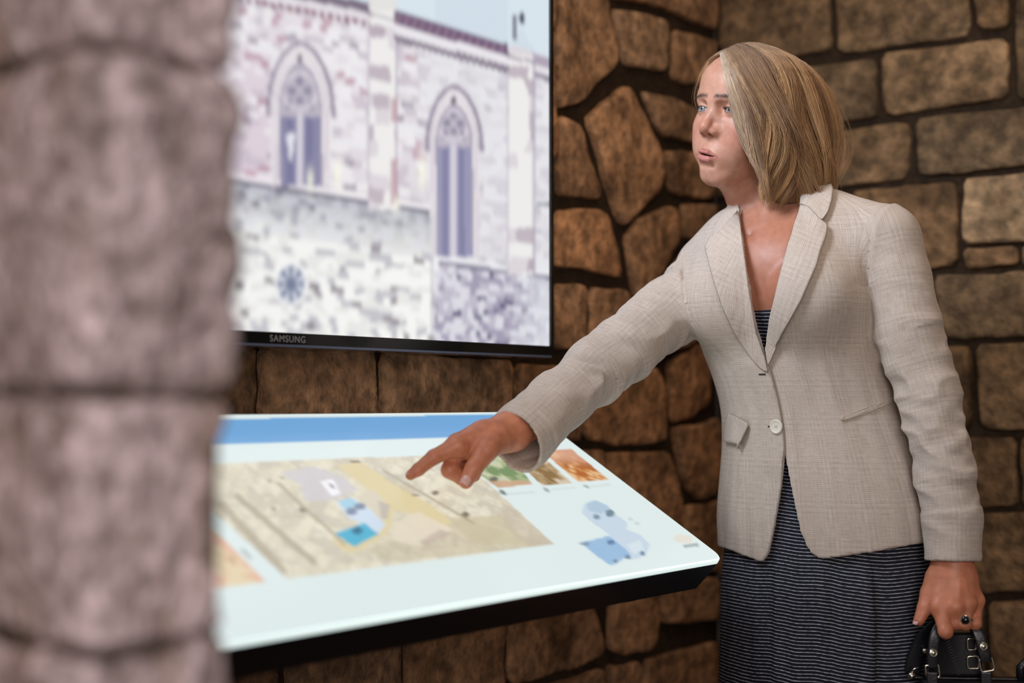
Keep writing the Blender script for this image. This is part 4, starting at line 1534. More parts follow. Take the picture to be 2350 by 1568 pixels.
hb = from_head((0, 0, 0))
V, Q = sdf_mesh(s_skin_up, (0.215, 2.09, 1.160), (0.575, 2.425, 1.66), 0.0016 if FASTHEAD else 0.0014)
keepv = None
add_skin(V, Q, skin_paint(V))
for fh, spec, box in ((f_hr, 'r', None), (f_hl, 'l', None)):
    s_ = hand_right() if spec == 'r' else hand_left()
    pts = np.array([q for pp, _ in s_[0] for q in pp] + [s_[2][0], s_[2][1]])
    V, Q = sdf_mesh(fh, pts.min(0) - 0.045, pts.max(0) + 0.045, 0.0011)
    col = np.zeros((len(V), 3)) + np.array([0.54, 0.205, 0.110])
    col *= (1 + 0.10 * fbm(V * 60, 3, 6))[:, None]
    # redder knuckles and tips, nails
    for pts_, r_ in s_[0]:
        tip = np.asarray(pts_[-1])
        dd = np.linalg.norm(V - tip, axis=1)
        col = blend(col, np.exp(-(dd / 0.014) ** 2), (0.46, 0.160, 0.105), 0.5)
        for kp in pts_[:2]:
            dd = np.linalg.norm(V - np.asarray(kp), axis=1)
            col = blend(col, np.exp(-(dd / 0.012) ** 2), (0.44, 0.155, 0.095), 0.35)
    add_skin(V, Q, col)
V, Q = sdf_mesh(s_body_low, (-0.12, 1.98, -0.02), (0.78, 2.62, 1.46), 0.0075)
V[:, 2] = np.maximum(V[:, 2], 0.008)
add_skin(V, Q, np.zeros((len(V), 3)) + np.array([0.50, 0.25, 0.17]))
body = mesh_obj('body', np.concatenate(VV), np.concatenate(FF), M_SKIN, None, True, np.concatenate(CC))
part(body, person)

# nails
M_NAIL = plain('nail', (0.70, 0.42, 0.38), 0.15)


def nail(tip, base, out, width, length):
    d = norm(np.asarray(tip) - np.asarray(base))
    out = norm(np.asarray(out) - d * (np.asarray(out) @ d))
    s = np.cross(d, out)
    n, m = 9, 9
    V, fs = [], []
    for j in range(m):
        for i in range(n):
            u = (i / (n - 1) - 0.5) * 2; v = j / (m - 1)
            wd = width * (0.86 + 0.14 * math.sin(v * math.pi)) * (1 - 0.55 * max(0, v - 0.75) ** 1.2 * 4 * 0.4)
            V.append(np.asarray(tip) + d * (v - 0.75) * length + s * u * wd + out * (-(u ** 2) * width * 0.42 - max(0, v - 0.7) ** 2 * length * 0.4))
    for j in range(m - 1):
        for i in range(n - 1):
            fs.append((j * n + i, j * n + i + 1, (j + 1) * n + i + 1, (j + 1) * n + i))
    o = mesh_obj('fingernail', V, fs, M_NAIL, None, True)
    sm = o.modifiers.new('solid', 'SOLIDIFY'); sm.thickness = 0.0009; sm.offset = 0
    part(o, body)
    return o


def skin_hit(px, py, f, d0=1.9, d1=2.2):
    r = ray(px, py); r = r / r[1]
    o = np.array([0, 0, CAM_H]); t = d0
    for _ in range(120):
        d = float(f((o + t * r)[None].astype(np.float32))[0])
        if d < 0.0002: break
        t += max(d * 0.7, 0.0003)
    S = o + t * r
    e = 0.0015
    G = np.array([f((S + np.eye(3)[k] * e)[None].astype(np.float32))[0] - f((S - np.eye(3)[k] * e)[None].astype(np.float32))[0] for k in range(3)])
    return S, norm(G)


hr, _, _ = hand_right()
th = hr[4][0]
S, G = skin_hit(1067, 1106, f_hr)
nail(S + G * 0.0014, S + G * 0.0008 - norm(th[3] - th[2]) * 0.01, G, 0.0068, 0.0135)
ix = hr[0][0]
nail(ix[3] + norm(ix[3] - ix[2]) * 0.003 + UP * 0.0052 + np.array([-0.0024, 0, 0]), ix[2] + UP * 0.0072, UP * 0.8 + np.array([-0.6, 0, 0]), 0.005, 0.011)
hl, _, _ = hand_left()
tl = hl[4][0]
nail(tl[3] + norm(tl[3] - tl[2]) * 0.003 + np.array([-0.0068, -0.002, 0.0]), tl[2] + np.array([-0.009, -0.002, 0]), np.array([-1.0, -0.35, 0.25]), 0.0062, 0.012)

# eyes
M_EYE, nt, b = new_mat('eye_surface')
at = nt.nodes.new('ShaderNodeAttribute'); at.attribute_name = 'paint'
nt.links.new(at.outputs['Color'], b.inputs['Base Color'])
b.inputs['Roughness'].default_value = 0.05
b.inputs['Coat Weight'].default_value = 0.6
GAZE = norm(np.array([-0.10, 1.0, 0.06]))
for sx in (1, -1):
    n, m = 48, 40
    a = np.linspace(0, math.pi, m)
    t = np.arange(n) / n * 2 * math.pi
    L = np.stack([np.sin(a)[:, None] * np.cos(t), np.cos(a)[:, None] + 0 * t, np.sin(a)[:, None] * np.sin(t)], -1)
    bulge = 1 + 0.05 * np.exp(-(a / 0.42) ** 2)
    L = L * bulge[:, None, None]
    gz = GAZE.copy()
    gr = norm(np.cross(gz, [0, 0, 1])); gu_ = np.cross(gr, gz)
    Lp = L[..., :1] * gr + L[..., 1:2] * gz + L[..., 2:] * gu_
    Ve = from_head(Lp.reshape(-1, 3) * EYE_R + np.array([EYE_X * sx, EYE_Y, 0]))
    A_ = np.repeat(a, n)
    col = np.zeros((n * m, 3)) + np.array([0.60, 0.57, 0.56])
    col = blend(col, (A_ < 0.50) * 1.0, (0.10, 0.13, 0.15), 1)
    irisn = fbm(np.stack([np.tile(t, m) * 5, A_ * 6, A_ * 0], 1), 2, 4)
    iris = np.array([0.21, 0.225, 0.235]) * (1 + 0.35 * irisn)[:, None]
    col = np.where(((A_ < 0.45) & (A_ > 0.17))[:, None], iris, col)
    col = np.where((A_ <= 0.17)[:, None], 0.008, col)
    fs = [(i * n + k, i * n + (k + 1) % n, (i + 1) * n + (k + 1) % n, (i + 1) * n + k) for i in range(m - 1) for k in range(n)]
    o = mesh_obj('eyeball', Ve, fs, M_EYE, None, True, col)
    part(o, body)

# brow hairs and lashes
M_BROW = plain('brow_hair', (0.085, 0.052, 0.038), 0.8, 0, 0.1)
M_LASH = plain('lash_hair', (0.02, 0.015, 0.012), 0.5)
rng = np.random.default_rng(3)


def head_snap(q, iters=4):
    """move a head-space point onto the skin surface"""
    w = from_head(q)[None].astype(np.float32)
    for _ in range(iters):
        e = 0.0006
        d0 = s_head(w)[0]
        g = np.array([(s_head(w + np.eye(3, dtype=np.float32)[k] * e)[0] - d0) / e for k in range(3)])
        g = g / (np.linalg.norm(g) + 1e-9)
        w = (w - d0 * g).astype(np.float32)
    return w[0].astype(float), g


def head_front(x, z):
    """skin point reached from straight in front of the face"""
    ys = np.linspace(0.10, 0.02, 161)
    w = from_head(np.stack([np.full(161, x), ys, np.full(161, z)], 1)).astype(np.float32)
    d = s_head(w)
    i = int(np.argmax(d < 0)) if (d < 0).any() else 160
    p = w[i]
    e = 0.0008
    g = np.array([s_head((p + np.eye(3) [k] * e)[None].astype(np.float32))[0] - d[i] for k in range(3)])
    return p.astype(float), norm(g)


for sx in (1, -1):
    mb = MB()
    for i in range(150):
        bx = rng.uniform(-0.95, 0.95)
        bz = 0.0180 + 0.0030 * (1 - bx ** 2) - 0.0022 * bx + rng.normal(0, 0.0013) * (1.15 - 0.7 * max(bx, 0))
        w, g = head_front(sx * (0.030 + 0.024 * bx), bz)
        d = RH @ norm(np.array([sx * (0.9), 0.1, 0.30 - 0.45 * (bx + 0.4)]))
        d = norm(d - g * (d @ g))
        ln = rng.uniform(0.004, 0.0065) * (1 - 0.3 * abs(bx))
        mb.tube([w - g * 0.0004, w + d * ln * 0.5 + g * 0.0003, w + d * ln - g * 0.0001], [0.00018, 0.00017, 0.00005], 4, False)
    o = mb.build('eyebrow', M_BROW, body, smooth=True)
    mb = MB()
    for i in range(34):
        t = (i + rng.uniform(-0.3, 0.3)) / 33 * 2 - 1
        for up in ((1, 0) if i % 2 == 0 else (1,)):
            x = t * 0.0118
            if up:
                z = math.sqrt(max(0, 0.0178 ** 2 - x ** 2)) - 0.0138 - 0.10 * x
            else:
                z = 0.0150 - math.sqrt(max(0, 0.0187 ** 2 - x ** 2)) - 0.10 * x
            rr_ = EYE_R + 0.0016
            y = math.sqrt(max(1e-6, rr_ ** 2 - x * x - z * z))
            w = from_head((sx * (EYE_X + x), EYE_Y + y, z))
            L = rng.uniform(0.0042, 0.0062) if up else rng.uniform(0.0018, 0.0028)
            d1 = RH @ norm(np.array([sx * (x * 45), 1.0, 0.15 if up else -0.5]))
            d2 = RH @ norm(np.array([sx * (x * 70), 0.7, 1.1 if up else -0.9]))
            mb.tube([w, w + d1 * L * 0.55, w + d1 * L * 0.55 + d2 * L * 0.5], [0.00022, 0.00018, 0.00005], 4, False)
    mb.build('eyelash', M_LASH, body, smooth=True)
# teeth glimpsed between the lips
mb = MB()
tv_ = [from_head((x, 0.0790 - 16 * x * x, -0.0702 + dz)) for dz in (0.0, -0.0035) for x in np.linspace(-0.015, 0.015, 13)]
mb.add(tv_, [(i, i + 1, 13 + i + 1, 13 + i) for i in range(12)])
tt = mb.build('teeth', plain('tooth_enamel', (0.55, 0.5, 0.45), 0.3), body, smooth=True)
# ------------------------------------------------------------------ clothes
def arm_param(p, pts, rad):
    """distance to the sleeve axis chain, arc length, angle"""
    best = None
    s0 = 0.0
    for i in range(len(pts) - 1):
        a = np.asarray(pts[i], np.float32); b = np.asarray(pts[i + 1], np.float32)
        ba = b - a
        L = float(np.linalg.norm(ba))
        t = (p - a) @ ba / (L * L)
        lo_, hi_ = 0.0, 1.0
        if i == len(pts) - 2:
            hi_ = 3.0
        t = np.clip(t, lo_, hi_)
        dv = p - a - t[:, None] * ba
        dist = np.sqrt(np.sum(dv * dv, -1))
        r = rad[i] + (rad[i + 1] - rad[i]) * np.minimum(t, 1.0)
        d = dist - r
        ax = ba / L
        ref = np.array([0.3, -0.9, 0.3], np.float32)
        u = ref - ax * (ref @ ax); u /= np.linalg.norm(u)
        v = np.cross(ax, u)
        th = np.arctan2(dv @ v, dv @ u)
        s = s0 + t * L
        if best is None:
            best = [d, s, th]
        else:
            m = d < best[0]
            best[1] = np.where(m, s, best[1]); best[2] = np.where(m, th, best[2])
            best[0] = smin(best[0], d, 0.008)
        s0 += L
    return best[0], best[1], best[2], s0


AXL = arm_param(np.zeros((1, 3), np.float32), ARM_L, ARM_L_R)[3]
AXR = arm_param(np.zeros((1, 3), np.float32), ARM_R, ARM_R_R)[3]


def folds(s, th, seed, slant, freq, amp):
    q = np.stack([s * freq + slant * np.sin(th + seed), np.cos(th) * 1.1, np.sin(th) * 1.1], -1)
    n = vnoise(q, seed)
    n2 = vnoise(q * np.array([2.1, 1.3, 1.3]) + 7.7, seed + 1)
    r = 1 - np.abs(n) * 2.0            # ridged
    return amp * (0.75 * r + 0.4 * n2)


def sleeve_l(p):
    d, s, th, L = arm_param(p, ARM_L, ARM_L_R)
    w = np.exp(-((s - 0.30) / 0.13) ** 2) * 1.0 + 0.25
    d = d - folds(s, th, 5, 0.5, 34, 0.0048) * w
    return d, s, th


def sleeve_r(p):
    d, s, th, L = arm_param(p, ARM_R, ARM_R_R)
    w = 0.35 + 0.8 * np.exp(-((s - 0.30) / 0.12) ** 2) + 0.7 * np.exp(-((s - 0.08) / 0.06) ** 2)
    d = d - folds(s, th, 15, 0.9, 30, 0.0062) * w
    return d, s, th


def front_xy(p):
    """coordinates on the frontal plane of the body: to her left, up"""
    o = P(1800, 900, 2.29).astype(np.float32)
    q = p - o
    return q @ (-BR).astype(np.float32), q[:, 2], q @ BF.astype(np.float32)


def s_outer(p):
    lx, ly, a, b = torso_local(p)
    z = p[:, 2]
    th = np.arctan2(lx, ly)
    t = s_torso(p)
    # soft vertical drape and pull folds
    q = np.stack([np.sin(th) * 2.3, np.cos(th) * 2.3, z * 3.4], -1)
    t = t - 0.0040 * vnoise(q * 1.7, 31) - 0.0022 * vnoise(q * 4.1 + 3, 32)
    t = smax(t, z - 1.372, 0.03)
    for q_, nb_ in ((SR, NBR), (SL, NBL)):
        t = smin(t, s_cap(p, q_, nb_, 0.0505, 0.050), 0.035)
    R_ = np.stack([BR, BF, UP], 1).astype(np.float32)
    for q_ in BUST:
        t = smin(t, s_ell((p - q_.astype(np.float32)) @ R_, (0, 0, -0.004), (0.072, 0.060, 0.068)), 0.035)
    return t


def catmull2(P_, t):
    n = len(P_)
    x = np.clip(t, 0, 1) * (n - 1)
    i = np.clip(np.floor(x).astype(int), 0, n - 2)
    f = (x - i)[:, None]
    g = lambda j: P_[np.clip(j, 0, n - 1)]
    p0, p1, p2, p3 = g(i - 1), g(i), g(i + 1), g(i + 2)
    return 0.5 * (2 * p1 + (p2 - p0) * f + (2 * p0 - 5 * p1 + 4 * p2 - p3) * f ** 2 + (3 * p1 - p0 - 3 * p2 + p3) * f ** 3)


SEAMS = []


def jacket_full(p):
    t = s_outer(p)
    dl, sl_, tl_ = sleeve_l(p)
    dr, sr_, tr_ = sleeve_r(p)
    d = smin(smin(t, dl, 0.008), dr, 0.008)
    for a_, n_, c_ in SEAMS:
        q = (p - a_) @ n_
        near = sstep(0.125, 0.105, np.linalg.norm(p - c_, axis=1)) * sstep(c_[2] - 0.075, c_[2] - 0.055, p[:, 2])
        d = d + near * (0.0026 * np.exp(-(q / 0.0022) ** 2) - 0.0022 * np.exp(-((q - 0.006) / 0.006) ** 2) * (q > 0))
    return d, t, dl, dr, sl_, sr_, tl_, tr_


# the front edge, traced in the photograph, then kept as curves on the body's frontal plane
def surf_point(px, py, f=lambda p: jacket_full(p)[0], d0=1.95, d1=2.5):
    """first hit of a sight line with the cloth"""
    r = ray(px, py)
    r = r / r[1]
    o = np.array([0, 0, CAM_H])
    ts = np.linspace(d0, d1, 140)
    pts = (o + ts[:, None] * r).astype(np.float32)
    v = f(pts)
    i = np.argmax(v < 0) if (v < 0).any() else int(np.argmin(v))
    lo_, hi_ = (ts[max(i - 1, 0)], ts[i])
    for _ in range(14):
        m = 0.5 * (lo_ + hi_)
        if f((o + m * r)[None].astype(np.float32))[0] < 0:
            hi_ = m
        else:
            lo_ = m
    return o + hi_ * r


def plane_poly(px):
    pts = np.array([surf_point(x, y, s_outer) for x, y in px])
    u, v, w = front_xy(pts.astype(np.float32))
    return [(float(a), float(b)) for a, b in zip(u, v)]


def seam_plane(pxs, cpx, out):
    A_, B_, C_ = [surf_point(x, y) for x, y in pxs]
    n_ = norm(np.cross(B_ - A_, C_ - A_))
    if n_ @ out < 0:
        n_ = -n_
    return A_.astype(np.float32), n_.astype(np.float32), surf_point(*cpx).astype(np.float32)


_sl = seam_plane([(2048, 462), (1996, 560), (1986, 655)], (2000, 560), -BR)
_a1, _a2 = surf_point(1566, 546), surf_point(1596, 760)
_nr = norm(np.cross(_a2 - _a1, 0.6 * BF + 0.8 * norm(np.array([0, 0, CAM_H]) - _a1)))
_nr = _nr if _nr @ BR > 0 else -_nr
SEAMS += [_sl, (_a1.astype(np.float32), _nr.astype(np.float32), surf_point(1578, 650).astype(np.float32))]
V_PX = [(1697, 492), (1706, 560), (1720, 660), (1738, 760), (1757, 820), (1762, 826), (1766, 800), (1772, 735), (1791, 650), (1812, 560), (1834, 485)]
vp = plane_poly(V_PX)
vp = [(vp[0][0] - 0.012, vp[0][1] + 0.14)] + vp + [(vp[-1][0] + 0.012, vp[-1][1] + 0.16)]
# below the button the fronts swing apart
H_PX = [(1799, 1040), (1792, 1120), (1775, 1220), (1763, 1272), (1748, 1290)]
H2_PX = [(1892, 1285), (1874, 1280), (1860, 1269), (1848, 1250), (1836, 1220), (1817, 1130), (1802, 1050)]
hp1 = plane_poly(H_PX); hp2 = plane_poly(H2_PX)
hp = hp1 + [(hp1[-1][0] - 0.03, hp1[-1][1] - 0.012), (hp1[-1][0] - 0.03, hp1[-1][1] - 0.2), (hp2[0][0] + 0.03, hp1[-1][1] - 0.2), (hp2[0][0] + 0.03, hp2[0][1] - 0.003)] + hp2
# overlap edge (her right front lies on top)
O_PX = [(1762, 832), (1772, 870), (1786, 925), (1796, 985), (1800, 1040)]
op = np.array(plane_poly(O_PX))


def poly_sdf(x, y, poly):
    """signed distance to a polygon, negative inside"""
    d = np.full(x.shape, 1e9, np.float32)
    n = len(poly)
    for i in range(n):
        ax_, ay_ = poly[i]; bx_, by_ = poly[(i + 1) % n]
        ex, ey = bx_ - ax_, by_ - ay_
        wx, wy = x - ax_, y - ay_
        t = np.clip((wx * ex + wy * ey) / (ex * ex + ey * ey + 1e-12), 0, 1)
        d = np.minimum(d, (wx - ex * t) ** 2 + (wy - ey * t) ** 2)
    s = in_poly(x, y, poly)
    return np.sqrt(d) * np.where(s, -1, 1)


HEM_L = surf_point(1700, 1272, s_outer)[2]
hem_pts = np.array([surf_point(x, y, s_outer) for x, y in ((1672, 1262), (1748, 1291), (1886, 1284), (2000, 1268), (2110, 1248))])
CUFF_L = P(2187, 1287, 2.12); CUFF_LN = norm(ARM_L[-1] - ARM_L[-2])
CUFF_R = P(1166, 1002, 2.062)
CUFF_RN = norm(norm(ARM_R[-1] - ARM_R[-2]) + np.array([-0.05, -0.12, 0.10]))



def s_jacket(p):
    d, t, dl, dr, sl_, sr_, tl_, tr_ = jacket_full(p)
    u, v, w = front_xy(p)
    # step at the overlap: her right front stands proud of the left one
    xe = np.interp(v, op[::-1, 1], op[::-1, 0])
    band = sstep(op[0, 1] + 0.010, op[0, 1] - 0.004, v) * sstep(op[-1, 1] - 0.05, op[-1, 1] - 0.01, v) * (w > 0)
    stepv = np.where(band > 0, band * 0.0034 * sstep(0.0012, -0.0012, u - xe) * sstep(-0.06, -0.02, u - xe), 0)
    ontorso = (t < dl) & (t < dr)
    d = d - np.where(ontorso, stepv, 0)
    # turned-up cuff on the hanging sleeve
    d = np.where(dl < t, d - 0.0022 * sstep(AXL - 0.085, AXL - 0.082, sl_), d)
    sh = np.abs(d + 0.0030) - 0.0030
    # cuts
    front = np.maximum(np.minimum(poly_sdf(u, v, vp), poly_sdf(u, v, hp)), -(w + 0.0))
    arms = np.minimum(dl, dr)
    front = np.where(arms < 0.0, np.maximum(front, -arms), front)
    sh = np.maximum(sh, -np.where(np.isfinite(front), front, 1))
    hemz = np.interp(u, *HEMC)
    cutz = hemz - p[:, 2]
    cutz = np.where(dl < 0.012, -1.0, cutz)
    sh = np.maximum(sh, cutz)
    nk = s_cap(p, NECK_B - UP * 0.03, NECK_B + UP * 0.2, 0.066, 0.075)
    sh = np.maximum(sh, -nk)
    cl = (p - CUFF_L.astype(np.float32)) @ CUFF_LN.astype(np.float32)
    cl = np.where((np.linalg.norm(p - CUFF_L.astype(np.float32), axis=1) < 0.2) & (dl < 0.03) & (dl < t + 0.01), cl, -1)
    sh = np.maximum(sh, cl)
    cr = (p - CUFF_R.astype(np.float32)) @ CUFF_RN.astype(np.float32)
    cr = np.where(np.linalg.norm(p - CUFF_R.astype(np.float32), axis=1) < 0.2, cr, -1)
    sh = np.maximum(sh, cr)
    return sh


hu, hv, hw = front_xy(hem_pts.astype(np.float32))
_ho = np.argsort(hu)
HEMC = (np.concatenate([[hu.min() - 0.2], hu[_ho], [hu.max() + 0.2]]), np.concatenate([[hem_pts[_ho[0], 2]], hem_pts[_ho, 2], [hem_pts[_ho[-1], 2]]]))


def linen_mat(name, c1, c2):
    m, nt, b = new_mat(name)
    L = nt.links.new
    at = nt.nodes.new('ShaderNodeAttribute'); at.attribute_name = 'cloth'
    sep = nt.nodes.new('ShaderNodeSeparateXYZ'); L(at.outputs['Vector'], sep.inputs[0])

    def wave(src, freq, ph=0.0):
        a = nt.nodes.new('ShaderNodeMath'); a.operation = 'MULTIPLY_ADD'; a.inputs[1].default_value = freq * 2 * math.pi; a.inputs[2].default_value = ph
        L(src, a.inputs[0])
        s = nt.nodes.new('ShaderNodeMath'); s.operation = 'SINE'; L(a.outputs[0], s.inputs[0])
        return s.outputs[0]

    def mul(a, b_):
        n = nt.nodes.new('ShaderNodeMath'); n.operation = 'MULTIPLY'
        for i, q in enumerate((a, b_)):
            if isinstance(q, float): n.inputs[i].default_value = q
            else: L(q, n.inputs[i])
        return n.outputs[0]

    def add(a, b_):
        n = nt.nodes.new('ShaderNodeMath'); n.operation = 'ADD'
        for i, q in enumerate((a, b_)):
            if isinstance(q, float): n.inputs[i].default_value = q
            else: L(q, n.inputs[i])
        return n.outputs[0]
    U, Vv = sep.outputs[0], sep.outputs[1]
    fine = mul(add(wave(U, 330.0), wave(Vv, 330.0)), 0.05)
    plaid = mul(add(mul(wave(U, 120.0), add(wave(U, 16.0), 0.6)), mul(wave(Vv, 120.0), add(wave(Vv, 16.0), 0.6))), 0.026)
    # slubs: noise stretched both ways
    def slub(sx, sy):
        mp = nt.nodes.new('ShaderNodeMapping'); mp.inputs['Scale'].default_value = (sx, sy, 1)
        L(at.outputs['Vector'], mp.inputs['Vector'])
        nz = nt.nodes.new('ShaderNodeTexNoise'); nz.inputs['Scale'].default_value = 1.0; nz.inputs['Detail'].default_value = 3
        L(mp.outputs[0], nz.inputs['Vector'])
        return nz.outputs['Fac']
    sl = add(mul(slub(900, 45), 0.5), mul(slub(45, 900), 0.5))
    val = add(add(fine, plaid), sl)
    rp = nt.nodes.new('ShaderNodeValToRGB')
    rp.color_ramp.elements[0].position = 0.22; rp.color_ramp.elements[0].color = (*c1, 1)
    rp.color_ramp.elements[1].position = 0.72; rp.color_ramp.elements[1].color = (*c2, 1)
    L(val, rp.inputs['Fac']); L(rp.outputs['Color'], b.inputs['Base Color'])
    bp = nt.nodes.new('ShaderNodeBump'); bp.inputs['Strength'].default_value = 0.25; bp.inputs['Distance'].default_value = 0.0006
    L(val, bp.inputs['Height']); L(bp.outputs['Normal'], b.inputs['Normal'])
    b.inputs['Roughness'].default_value = 0.9
    b.inputs['Specular IOR Level'].default_value = 0.15
    b.inputs['Sheen Weight'].default_value = 0.12
    return m


M_LINEN = linen_mat('beige_linen', (0.330, 0.267, 0.216), (0.620, 0.535, 0.458))


M_LINEN_DARK = plain('linen_edge_shade', (0.27, 0.21, 0.16), 0.9)  # darker linen tone for the added edge lines


def cloth_uv(V):
    p = V.astype(np.float32)
    d, t, dl, dr, sl_, sr_, tl_, tr_ = jacket_full(p)
    u, v, w = front_xy(p)
    lx, ly, a, b_ = torso_local(p)
    th = np.arctan2(-lx, ly)
    uu = th * 0.16
    uv = np.stack([uu, p[:, 2]], 1)
    mL = (dl < t) & (dl < dr)
    uv[mL] = np.stack([tl_ * 0.05 + 3, sl_], 1)[mL]
    mR = (dr < t) & (dr <= dl)
    uv[mR] = np.stack([tr_ * 0.05 + 6, sr_], 1)[mR]
    return uv


JH = 0.0032 if FASTHEAD else 0.0028
V, Q = sdf_mesh(s_jacket, (-0.03, 1.98, 0.76), (0.76, 2.60, 1.44), JH, 1.9)
jacket = mesh_obj('jacket', V, Q, M_LINEN, None, True, None, cloth_uv(V))
jacket['label'] = 'beige linen blazer with notched lapels'
part(jacket, person)


def s_front(p):
    return jacket_full(p)[0]


def sheet(name, outline, mat, parent, lift=0.004, thick=0.0035, n=26, f=s_front, edge_lift=None, uvoff=0.0, rim=None):
    """cloth piece traced in the photograph, laid on the body surface along its own normals, with real thickness"""
    poly = np.array(outline, float)
    # resample outline
    seg = np.linalg.norm(np.roll(poly, -1, 0) - poly, axis=1)
    cum = np.concatenate([[0], np.cumsum(seg)])
    step = 5.0
    x0, y0 = poly.min(0); x1, y1 = poly.max(0)
    # structured by rows in the longer direction
    ys = np.linspace(y0 + 0.01, y1 - 0.01, max(8, int((y1 - y0) / step)))
    rows = []
    for y in ys:
        xs = []
        for i in range(len(poly)):
            a, b = poly[i], poly[(i + 1) % len(poly)]
            if (a[1] > y) != (b[1] > y):
                xs.append(a[0] + (b[0] - a[0]) * (y - a[1]) / (b[1] - a[1]))
        xs.sort()
        rows.append((xs[0], xs[-1]))
    NC = n
    V0 = []
    for y, (a, b) in zip(ys, rows):
        for k in range(NC):
            V0.append((a + (b - a) * k / (NC - 1), y))
    V0 = np.array(V0)
    S = surf_many(V0, f)
    e = 0.001
    d0 = f(S.astype(np.float32))
    G = np.stack([f((S + np.eye(3)[k] * e).astype(np.float32)) - d0 for k in range(3)], 1)
    G /= np.linalg.norm(G, axis=1)[:, None] + 1e-9
    cv = cloth_uv(S)
    ca_, sa_ = math.cos(uvoff * 0.04), math.sin(uvoff * 0.04)
    cv = np.stack([cv[:, 0] * ca_ - cv[:, 1] * sa_, cv[:, 0] * sa_ + cv[:, 1] * ca_], 1) + uvoff
    nr = len(ys)
    kk = np.tile(np.arange(NC) / (NC - 1), nr)
    lf = np.full(len(S), lift)
    if edge_lift is not None:
        lf = lift + edge_lift(kk, np.repeat(np.arange(nr) / (nr - 1), NC))
    top = S + G * (lf + thick)[:, None]
    bot = S + G * (lf)[:, None]
    VV_ = np.concatenate([top, bot])
    fs = []
    M_ = nr * NC
    for r_ in range(nr - 1):
        for k in range(NC - 1):
            a = r_ * NC + k
            fs.append((a, a + NC, a + NC + 1, a + 1))
            fs.append((M_ + a, M_ + a + 1, M_ + a + NC + 1, M_ + a + NC))
        a = r_ * NC
        fs.append((a, M_ + a, M_ + a + NC, a + NC))
        a = r_ * NC + NC - 1
        fs.append((a, a + NC, M_ + a + NC, M_ + a))
    for k in range(NC - 1):
        a = k
        fs.append((a, a + 1, M_ + a + 1, M_ + a))
        a = (nr - 1) * NC + k
        fs.append((a, M_ + a, M_ + a + 1, a + 1))
    o = mesh_obj(name, VV_, np.array(fs), mat, None, True, None, np.concatenate([cv, cv]))
    part(o, parent)
    if rim is not None:
        col = 0 if rim == 'left' else NC - 1
        mb = MB()
        mb.tube([top[r_ * NC + col] - G[r_ * NC + col] * 0.0012 for r_ in range(nr)], 0.0011, 6)
        part(mb.build('edge_shade_line', M_LINEN_DARK, None, smooth=True), jacket)  # added darker tube standing in for the shadow line along the edge
    return o


def surf_many(pxs, f, d0=1.95, d1=2.5):
    r = ray(pxs[:, 0], pxs[:, 1])
    r = r / r[:, 1:2]
    o = np.array([0, 0, CAM_H])
    n = len(pxs)
    t = np.full(n, d0)
    hit = np.zeros(n, bool)
    best = np.full(n, 1e9); bt = np.full(n, d1)
    for _ in range(90):
        p = o + t[:, None] * r
        d = f(p.astype(np.float32)).astype(float)
        m = (d < best) & ~hit
        best = np.where(m, d, best); bt = np.where(m, t, bt)
        hit |= d < 0.0003
        t = np.where(hit, t, t + np.maximum(d * 0.6, 0.0008))
        if (hit | (t > d1)).all():
            break
    t = np.where(hit, t, bt)
    return o + t[:, None] * r



# her right lapel and collar (viewer's left), then left
lift_out = lambda k, r: 0.0030 * (1 - k)
sheet('lapel', [(1697, 496), (1660, 543), (1641, 550), (1627, 574), (1634, 610), (1645, 655), (1662, 705), (1688, 757), (1720, 806), (1752, 845), (1765, 852), (1758, 822), (1738, 762), (1720, 660), (1707, 560)], M_LINEN, jacket, 0.0022, 0.0036, 24, s_outer, lambda k, r: 0.0062 * (1 - k) * (1 - r ** 4), 9, 'left')
sheet('lapel', [(1836, 478), (1856, 482), (1879, 513), (1896, 526), (1891, 550), (1872, 618), (1842, 688), (1800, 760), (1775, 815), (1765, 836), (1757, 800), (1770, 735), (1790, 650), (1812, 560)], M_LINEN, jacket, 0.0022, 0.0036, 24, s_outer, lambda k, r: 0.0050 * k * (1 - r ** 4), 12, 'right')
sheet('collar', [(1694, 462), (1684, 466), (1668, 490), (1648, 523), (1640, 549), (1662, 542), (1690, 506), (1699, 490)], M_LINEN, jacket, 0.0025, 0.0032, 16, s_outer, lambda k, r: 0.002 * (1 - k), 15, 'left')
sheet('collar', [(1862, 436), (1904, 432), (1910, 446), (1909, 468), (1901, 494), (1884, 513), (1876, 509), (1858, 483), (1836, 480), (1842, 450)], M_LINEN, jacket, 0.0035, 0.0034, 20, s_outer, lambda k, r: 0.0032 * k, 18, 'right')
sheet('pocket_flap', [(1676, 950), (1700, 960), (1723, 973), (1718, 996), (1704, 1030), (1694, 1018), (1668, 1017), (1667, 980)], M_LINEN, jacket, 0.001, 0.0028, 16, s_outer, lambda k, r: 0.010 * r * (0.3 + 0.7 * k), 21)
sheet('pocket_welt', [(1926, 963), (1930, 957), (1990, 934), (2060, 908), (2064, 918), (1995, 945), (1932, 967)], M_LINEN, jacket, 0.0004, 0.0022, 24, s_outer, None, 24)
M_DARKSLIT = plain('buttonhole_dark', (0.012, 0.010, 0.010), 0.9)


def surf_frame(px, py, f=s_front):
    S = surf_many(np.array([(px, py)], float), f)[0]
    e = 0.004
    d0 = f(S[None].astype(np.float32))[0]
    G = np.array([f((S + np.eye(3)[k] * e)[None].astype(np.float32))[0] - d0 for k in range(3)])
    return S, norm(G)


